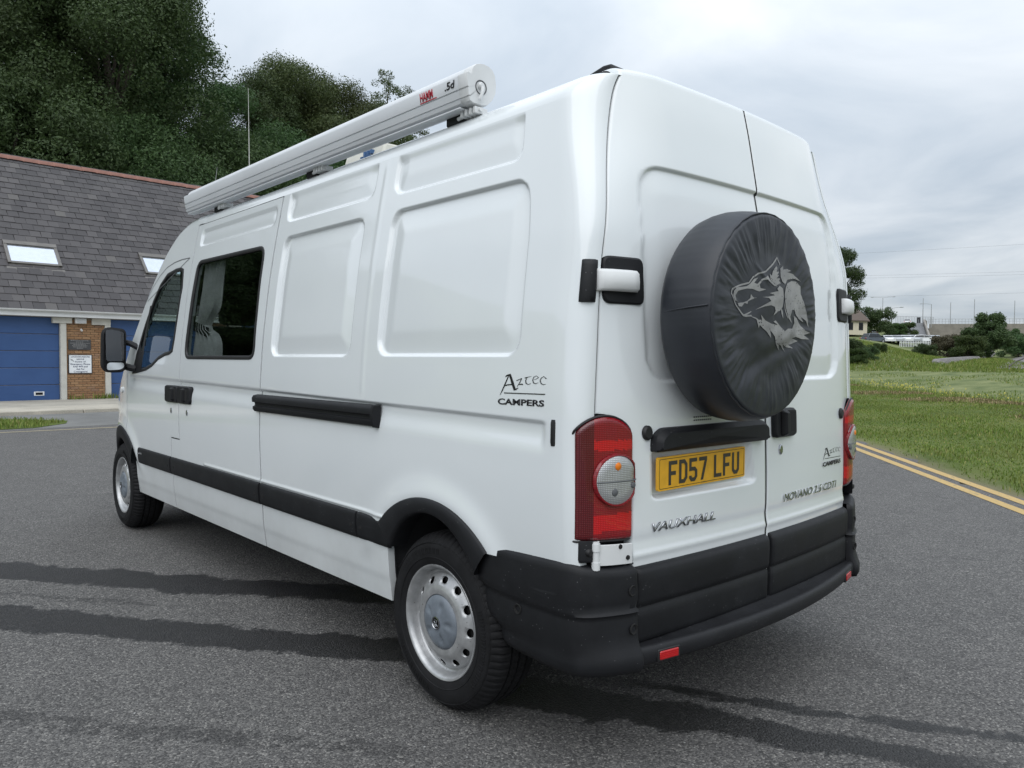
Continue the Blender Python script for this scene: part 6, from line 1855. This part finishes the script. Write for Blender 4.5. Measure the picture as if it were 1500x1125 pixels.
for k in range(25):
    p = p0_.lerp(p1_, k / 24); rl.tube([tuple(p), tuple(p + Vector((0, 0, 1.7)))], .045, 5)
rl.tube([tuple(p0_ + Vector((0, 0, 1.7))), tuple(p1_ + Vector((0, 0, 1.7)))], .05, 6)
rl.build('railing', M_POLE, ramp)
# lamp posts and masts
def post(loc, h, arm, label, name='lamp_post', both=False):
    o = empty(name, loc); tag(o, label, 'lamp post' if name == 'lamp_post' else 'mast', 'posts on the skyline')
    MB().tube([(0, 0, 0), (0, 0, h)], [.11, .07], 8).build('pole', M_POLE, o)
    if arm:
        for sg_ in ((1, -1) if both else (1,)):
            hd = MB().tube([(0, 0, h), (.17 * arm * sg_, -.5 * arm * sg_, h + .18), (.34 * arm * sg_, -.94 * arm * sg_, h + .2)], .05, 6).build('arm', M_POLE, o)
            MB().box((.34 * arm * sg_ - .15, -.94 * arm * sg_ - .35, h + .12), (.34 * arm * sg_ + .15, -.94 * arm * sg_ + .35, h + .26)).build('lamp_head', M_POLE, o, bevel=.05)
    return o
post((154.4, 58.6, 5.4), 6.4, 1.7, 'lamp post at the foot of the ramp, arm to the right')
post((203.8, 68.0, 9.8), 5.9, -2.2, 'lamp post behind the parapet, arm to the left')
post((205.2, 80.4, 8.5), 9.6, 2.6, 'twin-armed lamp post above the round bush', both=True)
post((197.0, 67.6, 9.5), 7.3, 0, 'bare mast at the top of the ramp', 'mast')
post((218.4, 68.2, 10.9), 6.1, 0, 'thin mast right of the ramp railing', 'mast')
post((223.3, 64.0, 10.9), 7.0, 0, 'taller thin mast above the big round tree', 'mast')
post((231.2, 56.8, 10.9), 6.7, 0, 'thin mast nearest the right edge', 'mast')
post((201.0, 79.2, 8.5), 7.0, 0, 'short thin mast left of the twin lamp', 'mast')
sgp = empty('road_sign', (228, 51.0, 10.6)); tag(sgp, 'grey road sign on a post at the right edge of the bridge', 'sign')
MB().tube([(0, 0, 0), (0, 0, 4.0)], .08, 6).build('post', M_POLE, sgp); MB().box((-.05, -.9, 2.2), (.05, .9, 4.0)).build('panel', M_SIGNF, sgp)
sgp = empty('road_sign', (196.0, 68.2, 10.2)); tag(sgp, 'small dark sign beside the bare mast on the ramp', 'sign')
MB().tube([(0, 0, 0), (0, 0, 1.4)], .06, 6).build('post', M_POLE, sgp); MB().box((-.04, -.4, .5), (.04, .4, 1.9)).build('panel', M_SIGNF, sgp)
for i, (za, zb_) in enumerate(((31, 30.2), (25.5, 22.8), (24.9, 22.0), (19.4, 18.2))):
    pts = []
    for k in range(15):
        u_ = k / 14; pts.append((195 + 32 * u_, 118 - 110 * u_, za + (zb_ - za) * u_ - 1.4 * 4 * u_ * (1 - u_) * .35))
    o = MB().tube(pts, .018, 5).build('overhead_wire', plain('wire_grey', (.20, .205, .21), .6))
    tag(o, ['topmost overhead wire across the sky at the right', 'second overhead wire from the top', 'third overhead wire, close under the second', 'lowest overhead wire, just above the lamp posts'][i], 'wire', 'overhead wires')
# cars -------------------------------------------------------------------
M_TYREF = plain('car_tyre', (.012, .012, .013), .8); M_GLF = plain('car_glass', (.02, .024, .028), .12); M_LAMPF = plain('car_lamp', (.5, .5, .5), .2)
def make_car(name, paint, suv=False):
    o = empty(name)
    h = 1.72 if suv else 1.45
    out = [(-2.15, .35), (-2.2, .70), (-2.1, .95), (-1.75, 1.02), (-1.35, h - .05), (-.4, h), (.55, h - .06), (1.25, 1.02), (1.95, .88), (2.18, .70), (2.18, .35)]
    P = []
    for yv, s, ztk in ((-.86, .97, 0), (-.80, 1, 0), (.80, 1, 0), (.86, .97, 0)):
        P.append([(a * s, yv * (1 if z < 1.0 else .84), .32 + (z - .32) * (1 if abs(yv) < .81 else .97)) for a, z in out + out[:1]])
    m = MB().quad_grid(P); m.poly(P[0][:-1]); m.poly(P[-1][:-1][::-1]); m.build('body', paint, o, angle=40)
    g = MB()
    for sy in (-1, 1):
        g.poly([(x_, sy * (.862 - (z - .95) * .22), z) for x_, z in ((-1.65, 1.04), (-1.28, h - .13), (-.05, h - .08), (-.05, 1.04))])
        g.poly([(x_, sy * (.862 - (z - .95) * .22), z) for x_, z in ((.02, 1.04), (.02, h - .08), (.50, h - .13), (1.08, 1.04))])
    g.poly([(.62, -.62, h - .10), (.62, .62, h - .10), (1.24, .72, 1.05), (1.24, -.72, 1.05)]); g.poly([(-1.45, -.62, h - .10), (-1.45, .62, h - .10), (-1.80, .72, 1.05), (-1.80, -.72, 1.05)])
    g.build('windows', M_GLF, o, smooth=False)
    for x_ in (-1.35, 1.35):
        for sy in (-1, 1):
            w = MB().lathe([(0, sy * .11), (.20, sy * .11), (.31, sy * .09), (.33, 0), (.31, -sy * .1), (0, -sy * .1)], 16, 'y', (x_, sy * .78, .33)).build('wheel', M_TYREF, o)
            MB().lathe([(0, sy * .115), (.19, sy * .112)], 12, 'y', (x_, sy * .78, .33)).build('rim', M_POLE, w)
    for sy in (-1, 1):
        MB().box((2.10, sy * .62 - .16, .68), (2.19, sy * .62 + .16, .82)).build('headlight', M_LAMPF, o, bevel=.02)
        MB().box((-2.2, sy * .66 - .1, .72), (-2.12, sy * .66 + .1, .92)).build('tail_light', M_REDB, o, bevel=.02)
    return o
def cpaint(nm, c): return plain(nm, c, .3, var=.05, coat=.8)
P_DARK = cpaint('car_slate_blue', (.05, .065, .085)); P_WHITE = cpaint('car_white', (.72, .73, .74)); P_SILVER = cpaint('car_silver', (.42, .44, .46)); P_BLACK = cpaint('car_black', (.015, .015, .017))
c_suv = make_car('parked_car', P_DARK, True); c_w = make_car('parked_car', P_WHITE); c_s = make_car('parked_car', P_SILVER); c_b = make_car('parked_car', P_BLACK, True)
CARS = [(c_suv, 1, 130.9, 52.6, 3.95, -25, 'large slate blue car, leftmost of the parked row'), (c_w, 1, 134.3, 51.6, 3.95, 215, 'white car next to the slate blue one'), (c_s, 1, 136.4, 50.9, 4.0, 215, 'silver car third in the parked row'),
 (c_w, 0, 138.4, 50.2, 4.05, 215, 'white car in the middle of the parked row'), (c_s, 0, 140.6, 49.5, 4.1, 215, 'silver car fifth in the parked row'), (c_w, 0, 141.0, 48.2, 4.1, -50, 'white car seen side-on towards the right of the row'), (c_s, 0, 143.6, 47.2, 4.1, 215, 'silver car at the right end of the parked row'),
 (c_b, 1, 149.0, 52.3, 4.6, -60, 'black car just behind the white ones'), (c_w, 0, 196.5, 71.0, 10.3, 20, 'white car driving up the ramp'), (c_w, 0, 143.5, 59.0, 5.4, 60, 'pale car parked beside the cream house')]
for src, f_, x_, y_, z_, rz, lab in CARS:
    o = src if f_ else copy_tree(src)
    o.location = (x_, y_, z_ + (.45 if x_ < 148 else 0)); o.rotation_euler = (0, 0, R_(rz)); tag(o, lab, 'car', 'cars across the marsh')
# white fence in front of the cars
fence = empty('picket_fence', (0, 0, 0)); tag(fence, 'low white picket fence in front of the parked cars', 'fence')
p0_, p1_ = Vector((132.0, 48.6, 3.7)), Vector((141.5, 45.0, 3.9))
pk = MB().box((-.05, -.05, 0), (.05, .05, 1.0)).build('picket', M_FASCIA, fence); f_ = True
for k in range(27):
    o = pk if f_ else pk.copy()
    if not f_: COL.objects.link(o); o.parent = fence
    f_ = False; o.location = p0_.lerp(p1_, k / 26)
MB().tube([tuple(p0_ + Vector((0, 0, .75))), tuple(p1_ + Vector((0, 0, .75)))], .035, 5).build('rail', M_FASCIA, fence)
# railway: low stone shoulder, ballast and rails
M_BALL = plain('ballast', (.16, .15, .145), .95, var=.4, scale=1.2, bump=.8, bscale=6); M_RAIL = plain('rusty_rail', (.055, .042, .036), .7)
def strip3(name, pts, w, h, mat, par=None):
    P = []
    for i, p in enumerate(pts):
        a = Vector(pts[max(0, i - 1)]); b = Vector(pts[min(len(pts) - 1, i + 1)]); d = (b - a); d.z = 0; d.normalize(); n_ = Vector((-d.y, d.x, 0)) * w / 2; p = Vector(p)
        P.append([tuple(p - n_ * 1.5 - Vector((0, 0, h))), tuple(p - n_), tuple(p + n_), tuple(p + n_ * 1.5 - Vector((0, 0, h)))])
    return MB().quad_grid(P).build(name, mat, par, smooth=False)
tp = [(x_, y_, gz(x_, y_) + .12) for x_, y_ in ((84, 19.0), (98, 21.8), (115, 25.2), (135, 29.0), (165, 34.6))]
def berm(name, pts, w, h, sl, mat):
    P = []
    for i, p in enumerate(pts):
        a = Vector(pts[max(0, i - 1)]); b = Vector(pts[min(len(pts) - 1, i + 1)]); d = (b - a); d.z = 0; d.normalize(); n_ = Vector((-d.y, d.x, 0)); p = Vector(p); dn = Vector((0, 0, h))
        P.append([tuple(p - n_ * (w / 2 + sl) - dn), tuple(p - n_ * w / 2), tuple(p + n_ * w / 2), tuple(p + n_ * (w / 2 + sl) - dn)])
    P = [[(q[0] - 2.5, q[1] - .5, q[2] if k in (0, 3) else P[0][0][2]) for k, q in enumerate(P[0])]] + P
    return MB().quad_grid(P).build(name, mat, None, smooth=False)
o = berm('stone_wall', [(x_, y_, gz(x_, y_) + .45) for x_, y_ in ((90, 28.7), (98, 29.9), (106, 31.0), (114, 32.3), (124, 34.2), (140, 37.6))], 1.2, .9, .8, M_BALL); tag(o, 'low grey stone wall running away along the railway', 'wall')
tr = berm('railway', tp, 4.2, .5, 2.2, M_BALL); tag(tr, kind='structure')
for dx in (-1.5, -.1, 1.4):
    MB().tube([(q[0] - dx * .2, q[1] + dx, q[2] + .09) for q in tp], .07, 5).build('rail', M_RAIL, tr)
# bird over the sky at the right
